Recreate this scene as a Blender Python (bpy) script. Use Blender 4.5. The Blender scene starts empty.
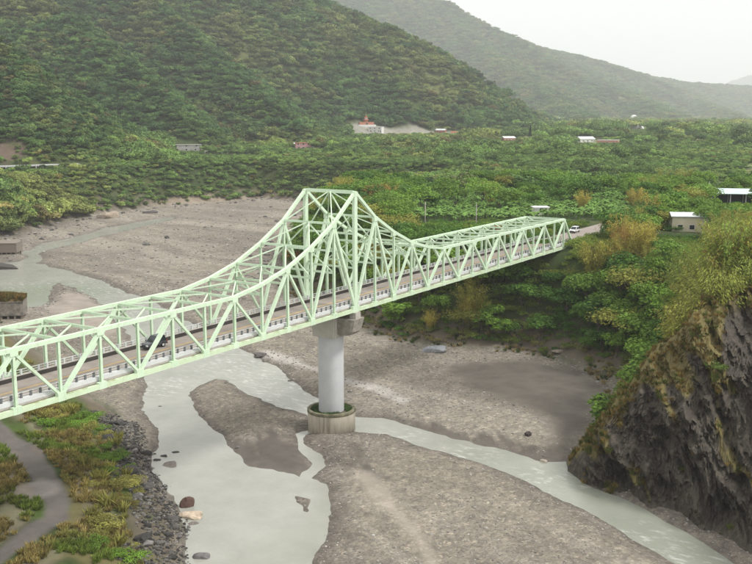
import bpy, bmesh, math, random
import numpy as np
from mathutils import Vector, Matrix, Quaternion
R = math.radians
random.seed(7); rng = np.random.default_rng(7)
scene = bpy.context.scene
COL = scene.collection

# ------------------------------------------------------------------ camera, sky, sun, exposure
CAM = np.array([-130.67, -88.10, 53.30]); YAW = R(32.74); PITCH = R(-9.80); FPX = 973.85
cd = bpy.data.cameras.new('camera'); cam = bpy.data.objects.new('camera', cd); COL.objects.link(cam)
cam.location = CAM; cam.rotation_euler = (math.pi/2 + PITCH, 0, YAW - math.pi/2)
cd.sensor_width = 36; cd.lens = FPX/752*36; cd.clip_start = 1; cd.clip_end = 40000
scene.camera = cam
SUN_EL, SUN_AZ = R(52), R(288)          # azimuth measured counter-clockwise from +X, towards the sun
world = bpy.data.worlds.new('World'); scene.world = world; world.use_nodes = True
wn, wl = world.node_tree.nodes, world.node_tree.links
wn.clear()
sky = wn.new('ShaderNodeTexSky'); sky.sky_type = 'NISHITA'; sky.sun_disc = False
sky.sun_elevation = SUN_EL; sky.sun_rotation = math.pi/2 - SUN_AZ
sky.air_density = 1.0; sky.dust_density = 6.0; sky.ozone_density = 1.0
hs = wn.new('ShaderNodeHueSaturation'); hs.inputs['Saturation'].default_value = 0.10
mx = wn.new('ShaderNodeMix'); mx.data_type = 'RGBA'; mx.inputs[0].default_value = 0.75
mx.inputs[7].default_value = (8.75, 8.5, 8.2, 1)      # even overcast veil
bg = wn.new('ShaderNodeBackground'); bg.inputs['Strength'].default_value = 0.065
wo = wn.new('ShaderNodeOutputWorld')
wl.new(sky.outputs[0], hs.inputs['Color']); wl.new(hs.outputs[0], mx.inputs[6])
wl.new(mx.outputs[2], bg.inputs[0]); wl.new(bg.outputs[0], wo.inputs[0])
sd_ = bpy.data.lights.new('sun', 'SUN'); sd_.energy = 1.5; sd_.angle = R(11); sd_.color = (1, .97, .93)
sun = bpy.data.objects.new('sun', sd_); COL.objects.link(sun)
sdir = Vector((math.cos(SUN_EL)*math.cos(SUN_AZ), math.cos(SUN_EL)*math.sin(SUN_AZ), math.sin(SUN_EL)))
sun.rotation_euler = sdir.to_track_quat('Z', 'Y').to_euler(); sun.location = (0, 0, 300)
vs = scene.view_settings
vs.view_transform = 'Standard'; vs.look = 'None'; vs.gamma = 1; vs.use_curve_mapping = False; vs.exposure = 1.33
scene.render.engine = 'CYCLES'
scene.cycles.use_denoising = True; scene.cycles.use_adaptive_sampling = False
scene.cycles.denoising_input_passes = 'RGB_ALBEDO_NORMAL'; scene.cycles.denoising_prefilter = 'ACCURATE'; scene.cycles.sample_clamp_indirect = 4
scene.cycles.max_bounces = 5; scene.cycles.diffuse_bounces = 3; scene.cycles.glossy_bounces = 2
scene.cycles.transmission_bounces = 2; scene.cycles.volume_bounces = 2; scene.cycles.transparent_max_bounces = 4
HAZE = 0.0001

# ------------------------------------------------------------------ pixel <-> world
fw = np.array([math.cos(PITCH)*math.cos(YAW), math.cos(PITCH)*math.sin(YAW), math.sin(PITCH)])
rt = np.array([math.sin(YAW), -math.cos(YAW), 0.]); up = np.cross(rt, fw)
def ray(px, py): return fw + rt*(px-376)/FPX - up*(py-282)/FPX
def at(px, py, Z):
    d = ray(px, py); return CAM + d*((Z-CAM[2])/d[2])
def atd(px, py, depth): return CAM + ray(px, py)*depth
def proj(P):
    d = np.asarray(P, float) - CAM; z = d @ fw
    return 376 + FPX*(d @ rt)/z, 282 - FPX*(d @ up)/z, z
def poly(px, Z=0.): return np.array([at(x, y, Z)[:2] for x, y in px])

# ------------------------------------------------------------------ noise and distance fields
def _h(i, j, s):
    with np.errstate(over='ignore'):
        n = (i.astype(np.int64)*374761393 + j.astype(np.int64)*668265263 + s*1442695041) & 0x7fffffff
        n = ((n ^ (n >> 13))*1274126177) & 0x7fffffff
        n = n ^ (n >> 16)
    return (n & 0xffff)/65535.0
def vn(x, y, s=0):
    x = np.asarray(x, float); y = np.asarray(y, float)
    i = np.floor(x); j = np.floor(y); a = x-i; b = y-j
    a = a*a*a*(a*(a*6-15)+10); b = b*b*b*(b*(b*6-15)+10)
    return ((_h(i, j, s)*(1-a) + _h(i+1, j, s)*a)*(1-b) + (_h(i, j+1, s)*(1-a) + _h(i+1, j+1, s)*a)*b)*2-1
def fbm(x, y, o=4, s=0):
    t = 0; A = 1; n = 0
    for k in range(o):
        t = t + A*vn(x*2**k + 13.7*k, y*2**k - 7.1*k, s+k); n += A; A *= .5
    return t/n
def ss(a, b, x):
    t = np.clip((x-a)/(b-a), 0, 1); return t*t*(3-2*t)
def sdist(P, x, y):
    """signed distance to polygon P: negative inside"""
    x = np.asarray(x, float); y = np.asarray(y, float)
    best = np.full(x.shape, 1e18); ins = np.zeros(x.shape, bool)
    n = len(P)
    for k in range(n):
        ax, ay = P[k]; bx, by = P[(k+1) % n]
        ex, ey = bx-ax, by-ay; l2 = ex*ex+ey*ey + 1e-12
        t = np.clip(((x-ax)*ex + (y-ay)*ey)/l2, 0, 1)
        best = np.minimum(best, (x-ax-t*ex)**2 + (y-ay-t*ey)**2)
        if ay != by:
            c = ((ay > y) != (by > y)) & (x < (bx-ax)*(y-ay)/(by-ay) + ax)
            ins ^= c
    return np.where(ins, -1, 1)*np.sqrt(best)
def pline(P, x, y):
    """distance to an open polyline (rows x,y,z) and the interpolated z at the foot"""
    best = np.full(np.shape(x), 1e18); zz = np.zeros(np.shape(x))
    for k in range(len(P)-1):
        a, b = P[k], P[k+1]; ex, ey = b[0]-a[0], b[1]-a[1]; l2 = ex*ex+ey*ey
        t = np.clip(((x-a[0])*ex + (y-a[1])*ey)/l2, 0, 1)
        d = (x-a[0]-t*ex)**2 + (y-a[1]-t*ey)**2
        m = d < best; best = np.where(m, d, best); zz = np.where(m, a[2]+t*(b[2]-a[2]), zz)
    return np.sqrt(best), zz

# ------------------------------------------------------------------ plan of the valley
RIVERBED = poly([(150, 1100), (176, 640), (180, 564), (180, 530), (168, 500), (148, 470), (138, 440), (118, 418), (95, 402), (70, 380), (45, 358), (15, 340),
    (-10, 328), (-25, 300), (-25, 262), (-10, 240), (30, 231), (60, 223), (110, 213), (170, 206), (260, 199), (330, 203), (390, 207), (432, 204),
    (400, 211), (360, 218), (330, 228), (300, 243), (284, 260), (282, 280), (300, 296), (335, 310), (370, 330), (395, 338), (430, 345), (470, 348),
    (520, 350), (560, 358), (610, 377), (628, 392), (600, 430), (572, 462), (590, 483), (620, 494), (655, 511), (690, 530), (730, 555), (780, 585), (1000, 706), (1160, 806), (1500, 1016), (1500, 1300)], .6)
WATER = [poly(p) for p in (
    [(28, 258), (45, 266), (75, 272), (100, 280), (128, 292), (150, 300), (190, 322), (225, 340), (258, 357), (275, 365), (292, 381), (306, 393), (330, 404), (356, 416),
     (356, 432), (330, 432), (311, 432), (308, 416), (303, 413), (274, 407), (245, 394), (229, 380), (214, 378), (187, 396), (189, 399), (200, 415), (220, 436), (237, 454.5), (249, 465),
     (287, 473), (301, 478), (313, 479), (328, 484), (331, 508), (322, 537), (314, 564), (300, 640), (260, 1000), (170, 1000), (172, 640), (175, 564), (180, 550), (185, 529), (179, 512), (162, 484), (150, 471), (149, 459),
     (162, 442), (154, 425), (143, 409), (145, 384), (142, 360), (125, 330), (100, 302), (76, 288), (58, 282), (52, 288), (50, 298), (42, 306), (25, 308), (18, 296), (-20, 290), (-20, 268), (12, 262)],
    [(30, 262), (22, 252), (45, 243), (75, 237), (110, 227), (150, 220), (175, 216), (175, 219.5), (120, 231.5), (90, 240), (60, 247), (42, 252), (40, 264)],
    [(340, 412), (356, 416), (385, 419.5), (430, 431.6), (475, 443), (520, 454), (543, 461), (567, 461), (570, 470), (592, 483), (610, 492), (637, 497), (656, 513), (688, 532), (726, 556), (760, 580), (1000, 760), (900, 760),
     (690, 576), (660, 556), (637, 542), (610, 526), (574, 506), (543, 492), (520, 479), (484, 465), (452, 454), (416, 445), (385, 434), (356, 432), (340, 430)])]
RIVULET = np.array([list(at(x, y, 0)[:2])+[0] for x, y in [(309, 432), (300, 434), (301, 444), (307, 452), (319, 460), (320, 466), (312, 472), (303, 480)]])
STREAK = np.array([list(at(x, y, .6)[:2])+[0] for x, y in [(262, 352), (290, 362), (320, 372), (352, 383), (380, 391), (402, 401)]])
STREAK2 = np.array([list(at(x, y, .6)[:2])+[0] for x, y in [(366, 476), (385, 500), (410, 528), (425, 548), (440, 575)]])
MUD = poly([(440, 366), (470, 362), (520, 359), (585, 372), (606, 386), (590, 420), (572, 442), (566, 459), (540, 456), (560, 440), (545, 418), (505, 402), (470, 386)], .8)
WETS = [poly(p, .6) for p in ([(236, 452), (250, 438), (275, 430), (298, 442), (315, 464), (300, 472), (280, 471), (252, 462)],
                              [(346, 442), (362, 450), (380, 478), (372, 490), (356, 470)], [(395, 414), (440, 424), (500, 443), (545, 456), (540, 459), (480, 445), (420, 430)])]
ISLET = poly([(296, 496), (312, 500), (309, 512), (304, 512)])
BAR2 = poly([(60, 296), (85, 296), (105, 308), (120, 335), (110, 345), (70, 330), (45, 315)])
ROADP = np.array([list(at(x, y, 4.5)) for x, y in [(-30, 415), (0, 432), (25, 455), (45, 480), (58, 500), (56, 515), (36, 535), (12, 552), (-20, 572)]])
NOSE = [(560, 470, .2), (574, 452, 2), (596, 428, 6.5), (616, 398, 11), (636, 376, 14.5), (660, 346, 18), (690, 318, 23), (722, 296, 26), (760, 285, 27.5)]
NOSE = np.array([list(at(x, y, z)[:2])+[z] for x, y, z in NOSE] + [list((CAM+ray(x, 114)*d)[:2])+[z] for x, d, z in ((850, 128, 28), (1000, 106, 28.5), (1160, 91, 29), (1600, 66, 29))])
def crest(L, k=1.): return np.array([atd(x, y, d*k) for x, y, d in L])
SPUR = crest([(-260, -90, 640), (-120, -20, 620), (0, 44, 640), (60, 88, 670), (110, 118, 700), (168, 148, 735), (215, 168, 740)])
MAIN = crest([(-420, -100, 1300), (-250, -90, 1330), (0, -75, 1370), (200, -45, 1420), (330, 6, 1500), (410, 50, 1700), (470, 86, 1850), (545, 121, 2050), (600, 128, 2150)])
SP2 = crest([(60, -45, 1290), (150, 0, 1180), (215, 55, 1060), (262, 96, 960), (310, 134, 900)])
SP3 = crest([(250, -30, 1400), (300, 15, 1370), (340, 62, 1330), (372, 92, 1280), (400, 112, 1230)])
SP4 = crest([(-120, -60, 1200), (0, -25, 1080), (80, 25, 960), (150, 80, 880), (190, 122, 820)])
SECOND = crest([(300, -25, 3400), (435, 2, 3500), (500, 36, 3700), (530, 48, 3900), (560, 53, 4000), (590, 60, 4200), (620, 72, 4500), (660, 79, 4800), (690, 84, 5000), (735, 86, 5300), (900, 92, 5800)], 1.4)
SEC2 = crest([(440, 5, 4870), (480, 46, 4200), (520, 80, 3500), (560, 106, 3000), (590, 119, 2600)])
SEC3 = crest([(560, 53, 5600), (600, 80, 4700), (640, 101, 3900), (672, 117, 3300)])
SEC4 = crest([(660, 79, 6700), (690, 98, 5600), (715, 110, 4600), (745, 119, 3900)])
SEC5 = crest([(735, 86, 7400), (775, 105, 6200), (800, 116, 5000)])
THIRD = crest([(600, 100, 17000), (715, 88, 17000), (735, 80, 17000), (755, 73, 17000), (850, 55, 17000), (1100, 60, 17000)])
SANDBAR = poly([(640, 129.5), (690, 131), (740, 131), (800, 130.5), (800, 138), (745, 138), (700, 134.5), (665, 131.5)], 26)
CLEAR = crest([(352, 124, 1150), (372, 118, 1170), (463, 131, 1215)])

def water_d(x, y):
    d = np.full(np.shape(x), 1e9)
    for P in WATER: d = np.minimum(d, sdist(P, x, y))
    d = np.minimum(d, pline(RIVULET, x, y)[0]-.9)
    return np.maximum(d, -sdist(ISLET, x, y))
def tents(x, y):
    far_ = np.hypot(x-CAM[0], y-CAM[1]); big = fbm(x/330+5, y/330, 4, 11)*ss(9000, 3000, far_)+fbm(x/900, y/900, 4, 12)*ss(3000, 6000, far_)*1.3; mid = fbm(x/90, y/90, 3, 21)
    gul = 1-np.abs(fbm(x/210+3, y/210+9, 3, 31))*2
    z = np.full(np.shape(x), -1e3)
    for P, s, n in ((SPUR, .55, .8), (MAIN, .55, 2.1), (SP2, .66, .8), (SP3, .66, .8), (SP4, .66, .8), (SECOND, .40, 2.6), (SEC2, .40, 1.2), (SEC3, .40, 1.2), (SEC4, .36, 1.2), (SEC5, .36, 1.2), (THIRD, .25, 3)):
        d, zc = pline(P, x, y)
        fade = np.clip(d/120., 0.12, 1)
        w = zc - s*d*(1-.12*np.exp(-d/80)); z = np.maximum(z, w + n*fade*(15*big + 6*mid + 14*(gul-.6))*ss(-20, 60, w))
    return z
def smax(a, b, k): 
    h = np.clip(.5+.5*(a-b)/k, 0, 1); return b*(1-h)+a*h+k*h*(1-h)
def height(x, y):
    x = np.asarray(x, float); y = np.asarray(y, float)
    sh = x.shape; x = x.ravel(); y = y.ravel()
    near = (np.hypot(x-CAM[0], y-CAM[1]) < 900)
    dr = np.full(x.shape, 900.)
    dr[near] = sdist(RIVERBED, x[near], y[near])
    far = np.hypot(x-CAM[0], y-CAM[1])
    drn = dr + 2.5*fbm(x/14, y/14, 3, 3)*ss(0, 6, np.abs(dr)+2)
    bed = .85 + .35*fbm(x/28, y/28, 3, 5) + .10*fbm(x/5, y/5, 2, 6)
    m = near & (dr < 6)
    wd = np.full(x.shape, 50.)
    wd[m] = water_d(x[m], y[m])
    wd = wd + (.9*fbm(x/6, y/6, 3, 8)+.35*fbm(x/1.6, y/1.6, 2, 9))*np.clip(far/160, .6, 2.5)
    bed = np.where(wd < 0, -.6*(1-np.exp(wd/2.4)), np.minimum(wd*.25, bed*ss(-1.5, 5, wd)))
    # right-bank and far terraces
    zt = 21.4 + 1.1*fbm(x/70, y/70, 3, 9) + 6*ss(500, 1400, far)*(1-.25*ss(1500, 2600, far)) - 7*ss(2600, 4200, far)
    W = 25 + 7*fbm(x/40, y/40, 2, 10)
    land = 1.0 + (zt-1.0)*ss(-2, 1, drn/W)**1.0*1.0
    land = 1.0 + (zt-1.0)*np.clip(ss(0, 1, (drn+3)/(W+3)), 0, 1)
    # low left bank with the track
    lb = ss(20, -20, x-.55*(y-45)) * ss(130, 60, y)
    lowz = .9 + 3.8*ss(-2, 15, drn) + 1.0*fbm(x/9, y/9, 3, 14)*ss(0, 10, drn) + 17*ss(38, 62, drn)
    land = land*(1-lb) + lowz*lb
    # embankment of the left abutment
    land = land + (20.4-land)*ss(-73, -85, x)*ss(16, 8, np.abs(y-5))*(x > -140)
    t = tents(x, y)
    land = np.maximum(land, land + (smax(t, land, 8)-land)*ss(4, 70, drn))
    # flat approach road behind the right abutment
    fl = ss(84, 97, x)*ss(22, 8, np.abs(y-5))*ss(330, 250, x)
    land = land*(1-fl) + 21.7*fl
    # rock nose: kept under the cliff mesh
    dn, zn = pline(NOSE, x, y)
    bear = -np.arctan2(y-CAM[1], x-CAM[0]); nb_ = -np.arctan2(NOSE[:, 1]-CAM[1], NOSE[:, 0]-CAM[0]); rc = np.interp(bear, nb_, np.hypot(NOSE[:, 0]-CAM[0], NOSE[:, 1]-CAM[1])); zn = np.interp(bear, nb_, NOSE[:, 2])
    nz = np.where(near, zn - 6.5 - dn*1.3, -50)
    land = land + .5*fbm(x/7, y/7, 3, 15)*ss(2, 12, drn)*(1-fl)*(far < 1200)
    nosearea = near & (dn < 34) & (x < 40) & (y < -25)
    behind = ss(2, 7, far-rc)*ss(14, 26, zn)
    reach = ss(45, 8, far-rc)*behind
    land = land*(1-reach) + np.maximum(land, zn-1.2-7*(1-ss(21, 26, zn))+.5*fbm(x/9, y/9, 2, 17))*reach
    cut = ss(34, 22, dn)*(near & (y < -20) & (x < 60))*(1-behind)
    land = land*(1-cut) + np.minimum(land, np.maximum(nz, .3))*cut
    z = bed + (land-bed)*ss(-1.5, 2.5, drn)
    return z.reshape(sh)
def river_side(x, y):
    """points in front of the cliff crest, where nothing grows"""
    dn, zn = pline(NOSE, x, y); nb_ = -np.arctan2(NOSE[:, 1]-CAM[1], NOSE[:, 0]-CAM[0]); rc = np.interp(-np.arctan2(y-CAM[1], x-CAM[0]), nb_, np.hypot(NOSE[:, 0]-CAM[0], NOSE[:, 1]-CAM[1]))
    return (dn < 34) & (y < -20) & ((np.hypot(x-CAM[0], y-CAM[1]) < rc+np.where(zn > 15, .5, 5)) | (dn < np.where(zn > 15, 0, 7)))
def H(x, y): return float(height(np.array([x]), np.array([y]))[0])
def hit(px, py, dmin=90, dmax=6000):
    """where a photograph pixel meets the ground"""
    t = np.exp(np.linspace(math.log(dmin), math.log(dmax), 900)); d = ray(px, py)
    P = CAM + t[:, None]*d; h = height(P[:, 0], P[:, 1]); k = int(np.argmax(P[:, 2] <= h))
    if P[k, 2] > h[k]: k = len(t)-1
    a, b = t[max(k-1, 0)], t[k]
    tt = np.linspace(a, b, 40); P = CAM + tt[:, None]*d; h = height(P[:, 0], P[:, 1]); k = int(np.argmax(P[:, 2] <= h))
    return np.array([P[k, 0], P[k, 1], h[k]])

# ------------------------------------------------------------------ materials
MATS = {}
def mat(name, col=(.5, .5, .5), rough=.8, build=None, metallic=0., spec=.3):
    if name in MATS: return MATS[name]
    m = bpy.data.materials.new(name); m.use_nodes = True; MATS[name] = m
    b = m.node_tree.nodes['Principled BSDF']
    b.inputs['Base Color'].default_value = (*col, 1); b.inputs['Roughness'].default_value = rough
    b.inputs['Metallic'].default_value = metallic; b.inputs['Specular IOR Level'].default_value = spec
    if build: build(m.node_tree, b)
    return m
def N(nt, t, **kw):
    n = nt.nodes.new(t)
    for k, v in kw.items():
        if k.startswith('i_'):
            key = k[2:]; n.inputs[int(key) if key.isdigit() else key.replace('_', ' ')].default_value = v
        else: setattr(n, k, v)
    return n
def noise(nt, scale, detail=4, rough=.6, coord='Object'):
    tc = N(nt, 'ShaderNodeTexCoord'); n = N(nt, 'ShaderNodeTexNoise', i_Scale=scale, i_Detail=detail, i_Roughness=rough)
    nt.links.new(tc.outputs[coord], n.inputs['Vector']); return n
def worldnoise(nt, scale, detail=4, rough=.6, stretch=None):
    g = N(nt, 'ShaderNodeNewGeometry'); n = N(nt, 'ShaderNodeTexNoise', i_Scale=scale, i_Detail=detail, i_Roughness=rough)
    if stretch:
        mp = N(nt, 'ShaderNodeMapping'); mp.inputs['Scale'].default_value = stretch[0]; mp.inputs['Rotation'].default_value = stretch[1]
        nt.links.new(g.outputs['Position'], mp.inputs['Vector']); nt.links.new(mp.outputs[0], n.inputs['Vector'])
    else: nt.links.new(g.outputs['Position'], n.inputs['Vector'])
    return n
def ramp(nt, src, stops):
    r = N(nt, 'ShaderNodeValToRGB'); e = r.color_ramp.elements
    while len(e) < len(stops): e.new(.5)
    for k, (p, c) in enumerate(stops): e[k].position = p; e[k].color = (*c, 1) if len(c) == 3 else c
    nt.links.new(src, r.inputs[0]); return r.outputs[0]
def mixc(nt, f, a, b, mode='MIX'):
    m = N(nt, 'ShaderNodeMix', data_type='RGBA', blend_type=mode)
    for v, s in ((f, 0), (a, 6), (b, 7)):
        if isinstance(v, bpy.types.NodeSocket): nt.links.new(v, m.inputs[s])
        elif s == 0: m.inputs[0].default_value = v
        else: m.inputs[s].default_value = (*v, 1)
    return m.outputs[2]
def bump(nt, b, src, strength=.3, dist=.1):
    k = N(nt, 'ShaderNodeBump', i_Strength=strength, i_Distance=dist)
    nt.links.new(src, k.inputs['Height']); nt.links.new(k.outputs[0], b.inputs['Normal'])
def mottled(c1, c2, scale, bmp=.2, c3=None):
    def f(nt, b):
        n = worldnoise(nt, scale, 6, .65)
        st = [(.3, c1), (.7, c2)] if c3 is None else [(.25, c1), (.5, c2), (.75, c3)]
        nt.links.new(ramp(nt, n.outputs[0], st), b.inputs['Base Color'])
        if bmp: bump(nt, b, n.outputs[0], bmp, .1)
    return f
def b_steel(nt, b):
    n = worldnoise(nt, .35, 5, .7); n2 = worldnoise(nt, 2.2, 5, .75, ((1, 1, .35), (0, 0, 0)))
    c = ramp(nt, n.outputs[0], [(.3, (.51, .655, .47)), (.7, (.61, .74, .565))])
    s = ramp(nt, n2.outputs[0], [(.54, (0, 0, 0)), (.72, (1, 1, 1))])
    f = N(nt, 'ShaderNodeMath', operation='MULTIPLY', i_1=.5); nt.links.new(s, f.inputs[0])
    nt.links.new(mixc(nt, f.outputs[0], c, (.31, .29, .17)), b.inputs['Base Color'])
def b_grime(nt, b):                    # bottom chords: the upper faces collect brown dirt and algae
    n = worldnoise(nt, .8, 5, .7); g = N(nt, 'ShaderNodeNewGeometry'); sx = N(nt, 'ShaderNodeSeparateXYZ'); nt.links.new(g.outputs['Normal'], sx.inputs[0])
    a = ramp(nt, n.outputs[0], [(.42, (0, 0, 0)), (.62, (1, 1, 1))]); m = N(nt, 'ShaderNodeMath', operation='MULTIPLY'); nt.links.new(a, m.inputs[0])
    s2 = ramp(nt, sx.outputs[2], [(.3, (.18, .18, .18)), (.8, (.9, .9, .9))]); nt.links.new(s2, m.inputs[1])
    nt.links.new(mixc(nt, m.outputs[0], (.56, .68, .48), (.25, .27, .12)), b.inputs['Base Color'])
STEEL = mat('green_steel_paint', (.43, .67, .42), .5, b_steel)
STEELG = mat('green_steel_paint_grimy', (.43, .67, .42), .55, b_grime)
CONC = mat('concrete', (.42, .4, .36), .9, mottled((.30, .28, .25), (.46, .43, .39), .9, .15))
CONCP = mat('concrete_pale', (.55, .56, .56), .85, mottled((.48, .49, .49), (.60, .61, .61), .5, .05))
def b_streak(nt, b):
    n = worldnoise(nt, 1.3, 5, .65, ((1.4, 1.4, .12), (0, 0, 0)))
    nt.links.new(ramp(nt, n.outputs[0], [(.3, (.22, .20, .15)), (.5, (.46, .42, .34)), (.75, (.56, .52, .44))]), b.inputs['Base Color'])
CONCS = mat('concrete_streaked', (.42, .4, .36), .9, b_streak)
COLM = mat('pier_coating', (.50, .52, .55), .7, mottled((.49, .50, .515), (.58, .59, .60), .35, .03))
CONCB = mat('concrete_beige', (.4, .36, .3), .9, mottled((.44, .42, .37), (.55, .525, .47), .8, .12))
ASPH = mat('asphalt', (.19, .165, .145), .9, mottled((.23, .20, .175), (.30, .265, .235), .6, .1))
YEL = mat('yellow_paint', (.62, .40, .10), .7)
DARKM = mat('dark_metal', (.045, .047, .05), .6)
POSTM = mat('post_metal', (.13, .135, .14), .6)
PALEM = mat('pale_metal', (.52, .54, .53), .5)
RUBBER = mat('rubber', (.015, .015, .015), .8)
WINGL = mat('dark_glass', (.02, .025, .03), .08, spec=.6)
WHITE = mat('white_paint', (.75, .75, .73), .5)
def b_foliage(kind):
    def f(nt, b):
        if kind == 'inst': a = N(nt, 'ShaderNodeAttribute', attribute_type='INSTANCER', attribute_name='tint'); src = a.outputs['Color']
        else: a = N(nt, 'ShaderNodeObjectInfo'); src = a.outputs['Color']
        r = N(nt, 'ShaderNodeAttribute', attribute_type='GEOMETRY', attribute_name='leaf')
        h = N(nt, 'ShaderNodeHueSaturation'); nt.links.new(src, h.inputs['Color'])
        v = N(nt, 'ShaderNodeMapRange', i_3=.55, i_4=1.5); nt.links.new(r.outputs['Fac'], v.inputs[0]); nt.links.new(v.outputs[0], h.inputs['Value'])
        nt.links.new(h.outputs[0], b.inputs['Base Color'])
        t = N(nt, 'ShaderNodeBsdfTranslucent'); nt.links.new(h.outputs[0], t.inputs['Color'])
        mxs = N(nt, 'ShaderNodeMixShader', i_0=.28); out = nt.nodes['Material Output']
        nt.links.new(b.outputs[0], mxs.inputs[1]); nt.links.new(t.outputs[0], mxs.inputs[2]); nt.links.new(mxs.outputs[0], out.inputs[0])
    return f
LEAFI = mat('leaf_scattered', (.06, .1, .03), .7, b_foliage('inst'), spec=.15)
LEAFO = mat('leaf', (.06, .1, .03), .65, b_foliage('obj'), spec=.2)
BARK = mat('bark', (.11, .085, .06), .95, mottled((.07, .055, .04), (.16, .13, .1), 3, .3))
CULM = mat('bamboo_culm', (.22, .2, .08), .6)
def b_stonei(nt, b):
    a = N(nt, 'ShaderNodeAttribute', attribute_type='INSTANCER', attribute_name='tint')
    n = worldnoise(nt, 4, 4, .7); v = ramp(nt, n.outputs[0], [(.3, (.7, .7, .7)), (.7, (1.2, 1.2, 1.2))])
    nt.links.new(mixc(nt, 1., a.outputs['Color'], v, 'MULTIPLY'), b.inputs['Base Color'])
STONEI = mat('stone_scattered', (.3, .27, .23), .9, b_stonei)
def b_stoneo(nt, b):
    a = N(nt, 'ShaderNodeObjectInfo'); n = worldnoise(nt, 1.6, 6, .75)
    v = ramp(nt, n.outputs[0], [(.3, (.55, .55, .55)), (.7, (1.3, 1.3, 1.3))])
    nt.links.new(mixc(nt, 1., a.outputs['Color'], v, 'MULTIPLY'), b.inputs['Base Color']); bump(nt, b, n.outputs[0], .6, .15)
STONEO = mat('boulder_rock', (.2, .18, .16), .85, b_stoneo)

# ------------------------------------------------------------------ object helpers
def tag(o, label=None, cat=None, group=None, kind=None):
    if label: o['label'] = label
    if cat: o['category'] = cat
    if group: o['group'] = group
    if kind: o['kind'] = kind
    return o
def link(name, me, parent=None, m=None):
    o = bpy.data.objects.new(name, me); COL.objects.link(o)
    if parent is not None: o.parent = parent
    if m is not None and me is not None and not me.materials: me.materials.append(m)
    return o
def empty(name, loc=(0, 0, 0), rz=0, sc=1):
    o = bpy.data.objects.new(name, None); COL.objects.link(o); o.location = loc; o.rotation_euler = (0, 0, rz)
    o.scale = (sc, sc, sc); o.empty_display_size = .5; return o
def mesh(name, V, F, m=None, smooth=False):
    me = bpy.data.meshes.new(name); me.from_pydata([tuple(v) for v in V], [], [tuple(f) for f in F]); me.update()
    if m: me.materials.append(m)
    if smooth: me.polygons.foreach_set('use_smooth', [True]*len(me.polygons))
    return me
def bm_mesh(name, bm, m=None, smooth=False):
    me = bpy.data.meshes.new(name); bm.to_mesh(me); bm.free()
    if m: me.materials.append(m)
    if smooth: me.polygons.foreach_set('use_smooth', [True]*len(me.polygons))
    return me
def boxV(x0, x1, y0, y1, z0, z1): 
    return [(x0, y0, z0), (x1, y0, z0), (x1, y1, z0), (x0, y1, z0), (x0, y0, z1), (x1, y0, z1), (x1, y1, z1), (x0, y1, z1)]
BOXF = [(0, 3, 2, 1), (4, 5, 6, 7), (0, 1, 5, 4), (1, 2, 6, 5), (2, 3, 7, 6), (3, 0, 4, 7)]
def box(name, x0, x1, y0, y1, z0, z1, m, parent=None, bevel=0):
    if not bevel: return link(name, mesh(name, boxV(x0, x1, y0, y1, z0, z1), BOXF, m), parent)
    bm = bmesh.new(); vs = [bm.verts.new(v) for v in boxV(x0, x1, y0, y1, z0, z1)]
    for f in BOXF: bm.faces.new([vs[i] for i in f])
    bmesh.ops.bevel(bm, geom=bm.edges[:], offset=bevel, segments=2, affect='EDGES')
    return link(name, bm_mesh(name, bm, m), parent)
def lathe(name, prof, seg, m, parent=None, smooth=True, sq=None):
    V = []; F = []
    for r, z in prof:
        for k in range(seg):
            a = 2*math.pi*k/seg; V.append((r*math.cos(a), r*math.sin(a), z))
    for i in range(len(prof)-1):
        for k in range(seg):
            a, b = i*seg+k, i*seg+(k+1) % seg; F.append((a, b, b+seg, a+seg))
    F.append(tuple(range(seg))[::-1]); F.append(tuple(range((len(prof)-1)*seg, len(prof)*seg)))
    return link(name, mesh(name, V, F, m, smooth), parent)
UNIT = {}
def unit_box(m):
    k = 'box'+m.name
    if k not in UNIT: UNIT[k] = mesh('box_section', boxV(-.5, .5, -.5, .5, -.5, .5), BOXF, m)
    return UNIT[k]
def unit_h(m):                          # H section along x, flanges across y
    k = 'h'+m.name
    if k not in UNIT:
        t, w = .16, .10
        p = [(-.5, -.5), (-.5+t, -.5), (-.5+t, -w), (.5-t, -w), (.5-t, -.5), (.5, -.5), (.5, .5), (.5-t, .5), (.5-t, w), (-.5+t, w), (-.5+t, .5), (-.5, .5)]
        n = len(p); V = [(-.5, a, b) for a, b in p]+[(.5, a, b) for a, b in p]
        F = [(i, (i+1) % n, (i+1) % n+n, i+n) for i in range(n)]+[tuple(range(n))[::-1], tuple(range(n, 2*n))]
        UNIT[k] = mesh('h_section', V, F, m)
    return UNIT[k]
def beam(name, a, b, w, h, m=None, parent=None, hsec=False):
    a, b = Vector(a), Vector(b); d = b-a; L = d.length; m = m or STEEL
    x = d.normalized(); ref = Vector((0, 0, 1)) if abs(x.z) < .97 else Vector((1, 0, 0))
    y = ref.cross(x).normalized(); z = x.cross(y)
    o = link(name, unit_h(m) if hsec else unit_box(m), parent)
    M = Matrix((x*L, y*w, z*h)).transposed().to_4x4(); M.translation = (a+b)/2
    o.matrix_local = M; return o

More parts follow.
